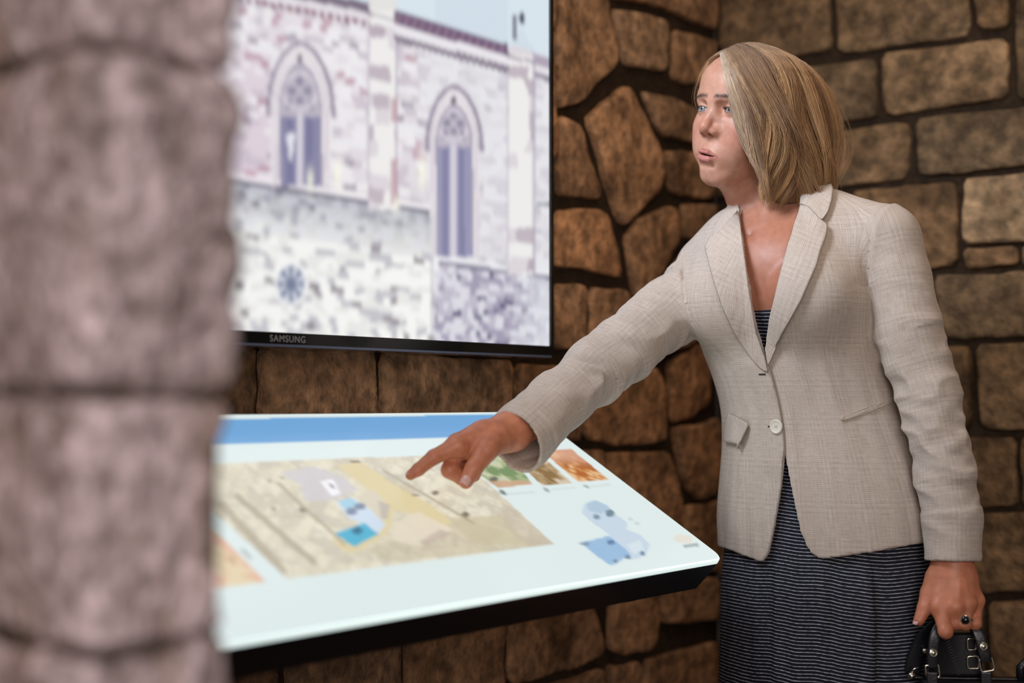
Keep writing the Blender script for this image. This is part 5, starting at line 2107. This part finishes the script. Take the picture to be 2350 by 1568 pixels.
for bx, by in ((1752, 858), (1773, 979)):
    S, G = surf_frame(bx, by)
    r_ = norm(np.cross(UP, G)); u_ = np.cross(G, r_)
    mb = MB()
    mb.box(S - r_ * 0.0060 - u_ * 0.0011 + G * 0.0008, r_ * 0.012, u_ * 0.0022, G * 0.0034)
    mb.build('buttonhole', M_DARKSLIT, jacket)
M_BUTTON = plain('cream_button', (0.72, 0.66, 0.56), 0.3)
S, G = surf_frame(1786, 979)
mb = MB()
mb.lathe(S + G * 0.0035, norm(G + BF * 0.3), [(0.0095, 0.0), (0.0112, 0.0006), (0.0116, 0.0018), (0.0112, 0.0032), (0.0098, 0.0038), (0.0088, 0.0030), (0.0082, 0.0026), (0.0008, 0.0028)], 28)
btn = mb.build('button', M_BUTTON, jacket, smooth=True)
r_ = norm(np.cross(UP, G)); u_ = np.cross(G, r_)
mb = MB()
for sx in (-1, 1):
    mb.tube([S + r_ * 0.0014 * sx - u_ * 0.002 + G * 0.0062, S + r_ * 0.0014 * sx + G * 0.0070, S + r_ * 0.0014 * sx + u_ * 0.002 + G * 0.0062], 0.0005, 6)
mb.build('thread', plain('thread', (0.5, 0.45, 0.38), 0.9), jacket)

# darker tube added as shadow line of her right front edge, lapel to hem
ep = np.array([(1764, 838), (1774, 872), (1787, 925), (1797, 985), (1800, 1035), (1796, 1090), (1786, 1160), (1773, 1228), (1763, 1270), (1750, 1288)], float)
tt_ = np.linspace(0, 1, 60)
ep = catmull2(ep, tt_)
es = surf_many(ep, s_front)
mb = MB()
mb.tube([q + norm(np.array([0, 0, CAM_H]) - q) * 0.0030 for q in es], 0.0012, 6)
mb.build('edge_shade_line', M_LINEN_DARK, jacket, smooth=True)

# dress
ZNECK = P(1748, 712, 2.2)[2]
DR_FOLD = []
for fx, fy in ((1998, 1420), (1890, 1450), (1760, 1450)):
    q = surf_many(np.array([(fx, fy)], float), lambda p: s_torso(p))[0]
    lx, ly, a_, b_ = torso_local(q[None])
    DR_FOLD.append(float(np.arctan2(-lx, ly)[0]))


def s_dress(p):
    lx, ly, a, b_ = torso_local(p)
    z = p[:, 2]
    th = np.arctan2(-lx, ly)
    low = sstep(0.86, 0.74, z)
    off = -0.0135 + 0.0085 * low
    t = s_torso(p, 0.0) - off
    R_ = np.stack([BR, BF, UP], 1).astype(np.float32)
    for q_ in BUST:
        t = smin(t, s_ell((p - q_.astype(np.float32)) @ R_, (0, 0, -0.006), (0.062, 0.0515, 0.060)), 0.03)
    q = np.stack([np.sin(th) * 3.0, np.cos(th) * 3.0, z * 1.2], -1)
    t = t - low * (0.0045 * vnoise(q * 1.3, 61) + 0.0020 * vnoise(q * 3.0, 62))
    for k, (t0, am) in enumerate(zip(DR_FOLD, (0.006, 0.004, -0.003))):
        dd = th - t0 + 0.25 * (z - 0.75)
        t = t - low * am * (np.exp(-(dd / 0.10) ** 2) - 1.2 * np.exp(-((dd - 0.09) / 0.05) ** 2))
    # neckline and knee hem
    t = np.maximum(t, z - (ZNECK + 0.02 * np.clip(np.abs(lx), 0, 0.1)))
    return np.maximum(t, 0.50 - z)


def stripe_mat():
    m, nt, b = new_mat('striped_jersey')
    L = nt.links.new
    at = nt.nodes.new('ShaderNodeAttribute'); at.attribute_name = 'cloth'
    sep = nt.nodes.new('ShaderNodeSeparateXYZ'); L(at.outputs['Vector'], sep.inputs[0])
    a = nt.nodes.new('ShaderNodeMath'); a.operation = 'MULTIPLY'; a.inputs[1].default_value = 2 * math.pi / 0.0054
    L(sep.outputs[1], a.inputs[0])
    s = nt.nodes.new('ShaderNodeMath'); s.operation = 'SINE'; L(a.outputs[0], s.inputs[0])
    mp = nt.nodes.new('ShaderNodeMapping'); mp.inputs['Scale'].default_value = (130, 330, 1); L(at.outputs['Vector'], mp.inputs['Vector'])
    nz = nt.nodes.new('ShaderNodeTexNoise'); nz.inputs['Scale'].default_value = 1; nz.inputs['Detail'].default_value = 3; L(mp.outputs[0], nz.inputs['Vector'])
    ad = nt.nodes.new('ShaderNodeMath'); ad.operation = 'MULTIPLY_ADD'; ad.inputs[1].default_value = 1.1; L(nz.outputs['Fac'], ad.inputs[0]); L(s.outputs[0], ad.inputs[2])
    rp = nt.nodes.new('ShaderNodeValToRGB')
    rp.color_ramp.elements[0].position = 0.0; rp.color_ramp.elements[0].color = (0.010, 0.011, 0.017, 1)
    rp.color_ramp.elements[1].position = 1.0; rp.color_ramp.elements[1].color = (0.36, 0.37, 0.42, 1)
    mr = nt.nodes.new('ShaderNodeMapRange'); mr.inputs['From Min'].default_value = 1.12; mr.inputs['From Max'].default_value = 1.55
    L(ad.outputs[0], mr.inputs['Value']); L(mr.outputs[0], rp.inputs['Fac'])
    L(rp.outputs['Color'], b.inputs['Base Color'])
    bp = nt.nodes.new('ShaderNodeBump'); bp.inputs['Strength'].default_value = 0.3; bp.inputs['Distance'].default_value = 0.001
    L(s.outputs[0], bp.inputs['Height']); L(bp.outputs['Normal'], b.inputs['Normal'])
    b.inputs['Roughness'].default_value = 0.85
    b.inputs['Specular IOR Level'].default_value = 0.2
    return m


V, Q = sdf_mesh(s_dress, (0.20, 2.00, 0.47), (0.80, 2.58, ZNECK + 0.03), 0.004, 1.9)
lx, ly, a_, b_ = torso_local(V)
th = np.arctan2(-lx, ly)
dz = V[:, 2] + 0.006 * np.sin(th * 1.5 - 0.6) + 0.0035 * vnoise(np.stack([th * 3, V[:, 2] * 4, th * 0], 1), 12)
dress = mesh_obj('dress', V, Q, stripe_mat(), None, True, None, np.stack([th * 0.16, dz], 1))
dress['label'] = 'dark dress with thin white horizontal stripes'
part(dress, person)

# shoes
M_SHOE = plain('black_leather', (0.012, 0.011, 0.011), 0.35)
hip = P(1890, 1400, 2.29)
for sx in (1, -1):
    h = hip + BR * 0.085 * sx
    an = np.array([h[0], h[1], 0.0]) - BF * 0.01

    def s_shoe(p, an=an):
        d = s_cap(p, an - BF * 0.03 + UP * 0.045, an + BF * 0.13 + UP * 0.03, 0.036, 0.032)
        d = smin(d, s_cap(p, an - BF * 0.035 + UP * 0.07, an - BF * 0.03 + UP * 0.03, 0.034, 0.034), 0.02)
        return np.maximum(d, 0.002 - p[:, 2])
    V, Q = sdf_mesh(s_shoe, an - 0.2 * np.array([1, 1, 0.02]), an + np.array([0.2, 0.2, 0.14]), 0.006)
    o = mesh_obj('shoe', V, Q, M_SHOE, None, True)
    part(o, person)

# finger ring with a dark stone
hl, _, _ = hand_left()
ra, rb = hl[2][0][0], hl[2][0][1]
rc = ra + (rb - ra) * 0.80
rd = norm(rb - ra)
ref = norm(np.cross(rd, [1, 0, 0.2])); ref2 = np.cross(rd, ref)
aa = np.arange(28) / 28 * 2 * math.pi
mb = MB()
mb.tube(rc + 0.0106 * (np.cos(aa)[:, None] * ref + np.sin(aa)[:, None] * ref2), 0.0018, 8, closed=True)
M_SILVER = plain('silver', (0.75, 0.74, 0.70), 0.2, 1.0)
rg = mb.build('ring', M_SILVER, person, smooth=True)
vd = norm(np.array([0, 0, CAM_H]) - rc)
vd = norm(vd - rd * (vd @ rd) + rd * 0.25)
mb = MB()
mb.lathe(rc + vd * 0.0098, vd, [(0.0066, 0.0), (0.0072, 0.0012), (0.0070, 0.0022)], 24)
mb.build('setting', M_SILVER, rg, smooth=True)
mb = MB()
mb.lathe(rc + vd * 0.0112, vd, [(0.0058, 0.0), (0.0056, 0.0014), (0.0045, 0.0028), (0.0025, 0.0036), (0.0005, 0.0039)], 24)
mb.build('gemstone', plain('onyx', (0.004, 0.004, 0.005), 0.05), rg, smooth=True)
# ------------------------------------------------------------------ hair: a blond bob
# guide curves in head space (x her right, y forward, z up), from the parting down to the tips, going round from the front edge on her left
def mir(g):
    return [(-x, y, z) for x, y, z in g]


GL = [
    [(0.010, 0.066, 0.094), (-0.016, 0.083, 0.068), (-0.036, 0.0865, 0.034), (-0.0465, 0.083, 0.000), (-0.056, 0.073, -0.036), (-0.067, 0.059, -0.068), (-0.082, 0.040, -0.100), (-0.086, 0.026, -0.128)],
    [(0.009, 0.056, 0.102), (-0.030, 0.071, 0.080), (-0.058, 0.071, 0.040), (-0.074, 0.064, 0.000), (-0.084, 0.052, -0.040), (-0.092, 0.038, -0.078), (-0.094, 0.024, -0.116), (-0.084, 0.012, -0.148)],
    [(0.008, 0.036, 0.111), (-0.036, 0.045, 0.096), (-0.070, 0.043, 0.058), (-0.091, 0.036, 0.008), (-0.103, 0.027, -0.042), (-0.107, 0.016, -0.086), (-0.102, 0.006, -0.128), (-0.086, -0.002, -0.158)],
    [(0.006, 0.010, 0.117), (-0.042, 0.008, 0.104), (-0.080, 0.004, 0.066), (-0.103, -0.004, 0.014), (-0.115, -0.012, -0.040), (-0.118, -0.020, -0.088), (-0.116, -0.026, -0.130), (-0.108, -0.028, -0.158)],
    [(0.004, -0.020, 0.117), (-0.046, -0.032, 0.102), (-0.082, -0.044, 0.064), (-0.104, -0.056, 0.012), (-0.116, -0.066, -0.040), (-0.117, -0.072, -0.088), (-0.114, -0.075, -0.128), (-0.106, -0.074, -0.152)],
    [(0.002, -0.050, 0.111), (-0.042, -0.074, 0.092), (-0.070, -0.096, 0.052), (-0.088, -0.112, 0.002), (-0.097, -0.120, -0.046), (-0.096, -0.120, -0.090), (-0.092, -0.116, -0.126), (-0.086, -0.110, -0.146)],
    [(0.000, -0.066, 0.106), (-0.024, -0.098, 0.082), (-0.040, -0.126, 0.042), (-0.051, -0.142, -0.006), (-0.056, -0.147, -0.050), (-0.054, -0.142, -0.090), (-0.048, -0.128, -0.124), (-0.038, -0.108, -0.146)],
    [(0.000, -0.072, 0.103), (0.000, -0.106, 0.078), (0.000, -0.136, 0.038), (0.000, -0.153, -0.010), (0.000, -0.156, -0.052), (0.000, -0.149, -0.090), (0.000, -0.132, -0.122), (0.000, -0.112, -0.144)],
]
GR = [
    [(0.012, 0.064, 0.094), (0.030, 0.069, 0.080), (0.050, 0.059, 0.050), (0.068, 0.034, 0.012), (0.076, 0.000, -0.030), (0.078, -0.022, -0.070), (0.074, -0.040, -0.105), (0.066, -0.048, -0.130)],
    [(0.010, 0.050, 0.104), (0.042, 0.045, 0.090), (0.068, 0.030, 0.056), (0.082, 0.008, 0.010), (0.088, -0.014, -0.034), (0.090, -0.034, -0.074), (0.084, -0.050, -0.108), (0.072, -0.056, -0.134)],
] + [[(-x * 0.9, y, z) for x, y, z in g] for g in GL[4:7]]
GUIDES = np.array(GL + GR[::-1])            # round the head from her left front edge to her right front edge
NG = len(GUIDES)


def catmull(P_, t):
    """P_ (n,k,3) sampled at t in [0,1] along axis 0"""
    n = P_.shape[0]
    x = np.clip(t, 0, 1) * (n - 1)
    i = np.clip(np.floor(x).astype(int), 0, n - 2)
    f = x - i
    g = lambda j: P_[np.clip(j, 0, n - 1)]
    p0, p1, p2, p3 = g(i - 1), g(i), g(i + 1), g(i + 2)
    f = f.reshape(f.shape + (1,) * (P_.ndim - 1))
    return 0.5 * (2 * p1 + (p2 - p0) * f + (2 * p0 - 5 * p1 + 4 * p2 - p3) * f ** 2 + (3 * p1 - p0 - 3 * p2 + p3) * f ** 3)


def guide_at(a):
    """a (N,) round position 0..1 -> (N,8,3)"""
    return catmull(GUIDES, a)


def along(g, t):
    """g (N,8,3), t (M,) -> (N,M,3)"""
    gt = np.swapaxes(g, 0, 1)
    return np.swapaxes(catmull(gt, t), 0, 1)


M_HAIR, nt, b = new_mat('blond_hair')
at = nt.nodes.new('ShaderNodeAttribute'); at.attribute_name = 'paint'
nt.links.new(at.outputs['Color'], b.inputs['Base Color'])
b.inputs['Roughness'].default_value = 0.42
b.inputs['Specular IOR Level'].default_value = 0.5
b.inputs['Sheen Weight'].default_value = 0.1
rng = np.random.default_rng(11)
HC = np.array([0, -0.015, 0.0])
GUIDES[:, :2, 2] -= 0.005
GUIDES[:, 6:, 2] += 0.007
GUIDES[:, 7:, 2] += 0.006

# under-layer that closes the volume
na, ntt = 110, 40
aa = np.linspace(0, 1, na); tt = np.linspace(0, 0.93, ntt)
S = along(guide_at(aa), tt)
inn = HC + (S - HC) * np.array([1, 1, 1])
rad = np.linalg.norm((S - HC)[..., :2], axis=-1, keepdims=True)
inn = S.copy()
inn[..., :2] = HC[:2] + (S[..., :2] - HC[:2]) * (1 - 0.019 / np.maximum(rad, 0.03))
inn[..., 2] -= 0.005 * np.clip(1 - tt[None] * 3, 0, 1)
Vh = from_head(inn.reshape(-1, 3))
colb = np.zeros((len(Vh), 3)) + np.array([0.16, 0.085, 0.038])
hair = mesh_obj('hair', Vh, grid_faces(na, ntt), M_HAIR, None, True, colb)
sm = hair.modifiers.new('solid', 'SOLIDIFY'); sm.thickness = 0.006; sm.offset = 0
hair['label'] = 'chin-length blond bob with darker roots'
part(hair, person)


def eval_guides(a, tm):
    """a (N,), tm (N,M) -> points on the interpolated guide curves, running on past the last point"""
    g = guide_at(a)
    n = 8
    N = len(a)
    x = np.clip(tm, 0, 1.08) * (n - 1)
    i = np.clip(np.floor(x).astype(int), 0, n - 2)
    f = (x - i)[..., None]
    idx = np.arange(N)[:, None]
    gg = lambda j: g[idx, np.clip(j, 0, n - 1)]
    p0, p1, p2, p3 = gg(i - 1), gg(i), gg(i + 1), gg(i + 2)
    p3 = np.where((i + 2 > n - 1)[..., None], 2 * p2 - p1, p3)
    return 0.5 * (2 * p1 + (p2 - p0) * f + (2 * p0 - 5 * p1 + 4 * p2 - p3) * f ** 2 + (3 * p1 - p0 - 3 * p2 + p3) * f ** 3)


def strands(name, N, M_, seed, inner=(0.0, 0.008), wr=(0.00022, 0.00042), wave=1.0, arange=(0, 1), fly=0.0, tmax=(0.92, 1.03), nlock=90, gather=0.62):
    rg_ = np.random.default_rng(seed)
    ncl = max(4, int(nlock * (arange[1] - arange[0])))
    ca = np.linspace(arange[0], arange[1], ncl) + rg_.uniform(-0.4, 0.4, ncl) * (arange[1] - arange[0]) / ncl
    ca = np.clip(ca, 0, 1)
    sp = (arange[1] - arange[0]) / ncl
    p1_ = 2.2 * np.sin(ca * 17) + rg_.uniform(-0.7, 0.7, ncl)
    p2_ = 2.4 * np.sin(ca * 23 + 1) + rg_.uniform(-0.7, 0.7, ncl)
    Am = rg_.uniform(0.55, 1.35, ncl) * (0.35 + 0.65 * sstep(0.0, 0.12, ca))
    Dp = rg_.uniform(-0.005, 0.011, ncl) * (0.3 + 0.7 * sstep(0.0, 0.1, ca))
    Ln = rg_.uniform(0.93, 1.03, ncl)
    Fl = rg_.uniform(-1.0, 1.0, ncl)
    k = rg_.integers(0, ncl, N)
    a = np.clip(ca[k] + rg_.normal(0, sp * 0.75, N), max(0, arange[0]), min(1, arange[1]))
    t0 = rg_.uniform(0.0, 0.05, N)
    lay = rg_.uniform(0, 1, N)
    t0 = np.where(lay > 0.82, rg_.uniform(0.1, 0.4, N), t0)
    t1 = rg_.uniform(*tmax, N) * Ln[k]
    T_ = np.linspace(0, 1, M_)
    tm = t0[:, None] + (t1 - t0)[:, None] * T_[None]
    wg = (gather * sstep(0.15, 0.95, tm))[..., None]
    C = eval_guides(a, tm) * (1 - wg) + eval_guides(ca[k], tm) * wg
    out = C - HC
    out[..., 2] *= 0.35
    out /= np.linalg.norm(out, axis=-1, keepdims=True) + 1e-9
    side = np.cross(out, np.array([0, 0, 1.0]))
    side /= np.linalg.norm(side, axis=-1, keepdims=True) + 1e-9
    depth = rg_.uniform(inner[0], inner[1], N) + Dp[k]
    prof = np.clip(tm * 2.2, 0.2, 1)
    gr = sstep(0.10, 0.65, tm)
    jit = rg_.normal(0, 1, (N, 3))
    ws = Am[k][:, None] * 0.0165 * wave * np.sin(tm * 7.0 + p1_[k][:, None]) + jit[:, :1] * 0.0020
    wo = Am[k][:, None] * 0.0100 * wave * np.sin(tm * 7.8 + p2_[k][:, None]) + jit[:, 1:2] * 0.0014
    flip = Fl[k][:, None] * 0.010 * sstep(0.72, 1.05, tm) ** 1.5
    C = C - out * (depth[:, None] * prof)[..., None] + side * (gr * ws)[..., None] + out * (gr * wo + flip)[..., None]
    if fly:
        w1 = rg_.normal(0, 1, (N, 2))
        C = C + out * (fly * (0.4 + np.abs(w1[:, :1])) * tm * (1 - 0.35 * tm))[..., None] + side * (fly * w1[:, 1:2] * tm ** 1.5)[..., None]
    W = from_head(C.reshape(-1, 3)).reshape(N, M_, 3)
    # triangular tubes
    Tn = np.gradient(W, axis=1)
    Tn /= np.linalg.norm(Tn, axis=-1, keepdims=True) + 1e-12
    o_w = (out.reshape(-1, 3) @ RH.T).reshape(N, M_, 3)
    b1 = np.cross(Tn, o_w); b1 /= np.linalg.norm(b1, axis=-1, keepdims=True) + 1e-12
    b2 = np.cross(b1, Tn)
    r = rg_.uniform(wr[0], wr[1], N)[:, None] * np.where(T_ > 0.8, 1 - (T_ - 0.8) * 4.2, 1.0)[None]
    r = np.maximum(r, 0.00006)
    ringv = []
    for q in range(3):
        an = q * 2 * math.pi / 3 + math.pi / 2
        ringv.append(W + (math.cos(an) * b1 + math.sin(an) * b2) * r[..., None])
    Vs = np.stack(ringv, 2).reshape(-1, 3)
    base = (np.arange(N)[:, None, None] * M_ + np.arange(M_ - 1)[None, :, None]) * 3
    q = np.arange(3)[None, None]
    q2 = (q + 1) % 3
    Fq = np.stack([base + q, base + q2, base + 3 + q2, base + 3 + q], -1).reshape(-1, 4)
    # colours: each lock its own shade, darker ashy roots, lighter lengths
    shade = (rg_.uniform(0, 1, ncl)[k] * 0.7 + rg_.uniform(0, 1, N) * 0.3) ** 1.3
    dark = np.array([0.200, 0.092, 0.034]); light = np.array([0.80, 0.485, 0.225])
    cs = dark + (light - dark) * shade[:, None]
    root = np.array([0.20, 0.135, 0.090])
    rt = sstep(0.30, 0.02, tm)[..., None] * 0.75
    cc = cs[:, None, :] * (1 - rt) + root * rt
    front = sstep(0.10, 0.0, a)[:, None, None]  # grey-white highlight of the television put into the front locks' colour
    cc = cc * (1 - 0.55 * front) + np.array([0.62, 0.52, 0.40]) * 0.55 * front
    tipl = sstep(0.5, 1.0, tm)[..., None] * 0.20
    cc = cc * (1 - tipl) + light * tipl
    Cv = np.repeat(cc.reshape(-1, 3), 3, axis=0)
    o = mesh_obj(name, Vs, Fq, M_HAIR, None, True, Cv)
    o['kind'] = 'stuff'
    part(o, hair)
    return o


NSC = 0.5 if FASTHEAD else 1.0
strands('hair_strands', int(8600 * NSC), 13, 5, (0.0, 0.010), (0.00026, 0.00050))
strands('hair_strands', int(2200 * NSC), 13, 8, (-0.004, 0.002), (0.00018, 0.00032), 1.2, nlock=60, gather=0.8)
strands('front_strands', int(1100 * NSC), 18, 9, (-0.002, 0.004), (0.0002, 0.0004), 0.6, (0.0, 0.06), nlock=160)
strands('stray_hair', int(150 * NSC), 16, 21, (-0.006, 0.0), (0.00010, 0.00018), 1.4, (0, 1), 0.010, (0.5, 1.0))
# ------------------------------------------------------------------ handbag in her left hand
BD = 2.125
M_LEATHER = plain('bag_leather', (0.006, 0.006, 0.007), 0.5, 0, 0.25, (260, 0.10))
M_STRAP = plain('strap_leather', (0.008, 0.008, 0.011), 0.33, 0, 0.5, (300, 0.15))
M_NICKEL = plain('nickel', (0.72, 0.68, 0.58), 0.22, 1.0)
M_STITCH = plain('stitch_thread', (0.06, 0.055, 0.05), 0.8)
bc = P(2240, 1560, BD)
bag = empty('handbag', (float(bc[0]), float(bc[1]), float(bc[2] - 0.24)))
tag(bag, 'black leather handbag with riveted handles held beside the striped dress', 'handbag')
BX = norm(np.array([1.0, -0.10, 0]))                 # along the bag
BY = np.array([-BX[1], BX[0], 0])                    # away from the camera


def bag_loft():
    V, fs = [], []
    n = 40
    levels = [(-0.240, 0.90), (-0.236, 0.97), (-0.20, 1.0), (-0.10, 1.0), (-0.03, 0.96), (-0.004, 0.90), (0.0, 0.84)]
    for h, k in levels:
        tz = (h + 0.24) / 0.24
        ax_, ay_ = (0.155 - 0.012 * tz) * (k if h < -0.1 else 1), (0.052 - 0.020 * tz) * k
        for i in range(n):
            t = i / n * 2 * math.pi
            c_, s_ = math.cos(t), math.sin(t)
            e = 0.42
            x = ax_ * math.copysign(abs(c_) ** e, c_); y = ay_ * math.copysign(abs(s_) ** e, s_)
            V.append(bc + BX * (x + 0.062) + BY * y + UP * h)
    for l in range(len(levels) - 1):
        for i in range(n):
            j = (i + 1) % n
            fs.append((l * n + i, l * n + j, (l + 1) * n + j, (l + 1) * n + i))
    fs.append(tuple(range(n - 1, -1, -1)))
    fs.append(tuple((len(levels) - 1) * n + i for i in range(n)))
    return V, fs


V, fs = bag_loft()
o = mesh_obj('bag_body', V, fs, M_LEATHER, None, True)
part(o, bag)
# zip along the mouth
mb = MB()
mb.box(bc - BX * 0.10 - BY * 0.006 + UP * 0.0005, BX * 0.27, BY * 0.012, UP * 0.003)
zp = mb.build('zip', M_STRAP, bag, bevel=0.001)
mb = MB()
q = P(2092, 1551, BD)
mb.lathe(q, np.array([0, -1.0, 0.3]), [(0.002, -0.004), (0.0052, -0.002), (0.0058, 0.001), (0.004, 0.004), (0.001, 0.005)], 16)
mb.tube([q + UP * 0.004, q + UP * 0.010 + BX * 0.004, q + UP * 0.012 + BX * 0.010], 0.0014, 8)
mb.build('zip_pull', M_NICKEL, zp, smooth=True)


def strap(pts, width, thick, name, mat, parent, wdir):
    """flat strap along a smooth curve, rounded section"""
    pts = np.asarray(pts, float)
    t = np.linspace(0, 1, 60)
    C = catmull(pts[:, None, :], t)[:, 0]
    T_ = np.gradient(C, axis=0); T_ /= np.linalg.norm(T_, axis=1)[:, None]
    V, fs = [], []
    n = 14
    wd = np.broadcast_to(np.asarray(width, float), (60,)) if np.ndim(width) == 0 else np.interp(t, np.linspace(0, 1, len(width)), width)
    for i in range(60):
        w = wdir - T_[i] * (wdir @ T_[i]); w = norm(w)
        u = np.cross(T_[i], w)
        for k in range(n):
            a = k / n * 2 * math.pi
            c_, s_ = math.cos(a), math.sin(a)
            V.append(C[i] + w * wd[i] * math.copysign(abs(c_) ** 0.5, c_) + u * thick * math.copysign(abs(s_) ** 0.6, s_))
    for i in range(59):
        for k in range(n):
            l = (k + 1) % n
            fs.append((i * n + k, i * n + l, (i + 1) * n + l, (i + 1) * n + k))
    fs.append(tuple(range(n - 1, -1, -1))); fs.append(tuple(59 * n + k for k in range(n)))
    o = mesh_obj(name, V, fs, mat, None, True)
    part(o, parent)
    return o


def rivet(px, py, d, parent, r=0.0062):
    mb = MB()
    q = P(px, py, d)
    ax_ = norm(np.array([0, 0, CAM_H]) * 0 + np.array([0.05, -1, 0.05]))
    mb.lathe(q, ax_, [(r * 0.95, -0.002), (r, 0.0), (r, 0.0012), (r * 0.72, 0.0018), (r * 0.62, 0.0012), (r * 0.5, 0.0024), (r * 0.1, 0.003)], 24)
    return mb.build('rivet', M_NICKEL, parent, smooth=True)


def d_ring(px, py, d, parent, w=0.0105, h=0.0105, tilt=0.0):
    q = P(px, py, d)
    a = np.arange(32) / 32 * 2 * math.pi
    x = w * np.sign(np.cos(a)) * np.abs(np.cos(a)) ** 0.35
    z = h * np.sign(np.sin(a)) * np.abs(np.sin(a)) ** 0.35
    X_ = BX * math.cos(tilt) + UP * math.sin(tilt); Z_ = -BX * math.sin(tilt) + UP * math.cos(tilt)
    mb = MB()
    mb.tube(q + x[:, None] * X_ + z[:, None] * Z_, 0.0015, 8, closed=True)
    return mb.build('buckle_ring', M_NICKEL, parent, smooth=True)


G0 = P(2196, 1422, 2.104)
# near handle
h1 = strap([P(2140, 1534, 2.100), P(2141, 1500, 2.098), P(2148, 1455, 2.098), P(2166, 1425, 2.104), P(2196, 1416, 2.109), P(2226, 1422, 2.110), P(2246, 1455, 2.100), P(2259, 1500, 2.098), P(2263, 1520, 2.099)],
           [0.0085, 0.0085, 0.0082, 0.0060, 0.0055, 0.0060, 0.0085, 0.0088, 0.0085], 0.0022, 'handle', M_STRAP, bag, BX)
rivet(2142, 1499, 2.0945, h1)
rivet(2257, 1484, 2.0945, h1)
d_ring(2140, 1541, 2.099, h1, 0.0095, 0.0095, 0.12)
d_ring(2264, 1526, 2.099, h1, 0.0095, 0.0095, 0.18)
# far handle
h2 = strap([P(2094, 1545, 2.150), P(2102, 1510, 2.146), P(2122, 1465, 2.138), P(2152, 1430, 2.124), P(2196, 1418, 2.114), P(2232, 1430, 2.120), P(2244, 1470, 2.132), P(2238, 1520, 2.140), P(2237, 1545, 2.142)],
           [0.012, 0.013, 0.013, 0.008, 0.005, 0.008, 0.010, 0.010, 0.010], 0.0022, 'handle', M_STRAP, bag, BX)
rivet(2123, 1494, 2.135, h2, 0.004)
d_ring(2230, 1479, 2.122, h2, 0.0062, 0.0082)
d_ring(2233, 1521, 2.122, h2, 0.0080, 0.0090)
# tabs that fix the handles to the body
for px_, dy in ((2140, 2.094), (2264, 2.096)):
    q = P(px_, 1556, dy)
    mb = MB()
    mb.box(q - BX * 0.008 - UP * 0.05, BX * 0.016, BY * 0.006, UP * 0.058)
    mb.build('handle_tab', M_STRAP, bag, bevel=0.002)
# side fitting at the far end of the mouth
q = P(2342, 1532, 2.115)
mb = MB()
mb.tube([q - UP * 0.02, q, q + UP * 0.008 + BX * 0.006, q + BX * 0.016], 0.0065, 12)
sf = mb.build('side_tab', M_STRAP, bag, smooth=True)
mb = MB()
a = np.arange(24) / 24 * 2 * math.pi
mb.tube(q + BX * 0.012 + 0.008 * (np.cos(a)[:, None] * UP + np.sin(a)[:, None] * BY), 0.0015, 8, closed=True)
mb.build('side_ring', M_NICKEL, sf, smooth=True)
# inner leather panel between the handles
pv, pf = [], []
for j in range(12):
    for i in range(16):
        u, v = i / 15, j / 11
        x0, x1 = 2150 - 34 * v, 2236 + 24 * v
        pv.append(P(x0 + (x1 - x0) * u, 1452 + 102 * v, 2.128 + 0.006 * math.sin(u * math.pi) - 0.004 * v))
for j in range(11):
    for i in range(15):
        pf.append((j * 16 + i, j * 16 + i + 1, j * 16 + 17 + i, j * 16 + 16 + i))
pn_ = mesh_obj('inner_panel', pv, pf, M_LEATHER, None, True)
sm = pn_.modifiers.new('solid', 'SOLIDIFY'); sm.thickness = 0.004
part(pn_, bag)
# woven front panel: stitches
mb = MB()
for i in range(14):
    q = P(2168 + i * 2.2, 1470 + i * 6.2, 2.1235)
    mb.tube([q, q + BX * 0.006 + UP * 0.004], 0.0005, 6)
mb.build('stitching', M_STITCH, h2)
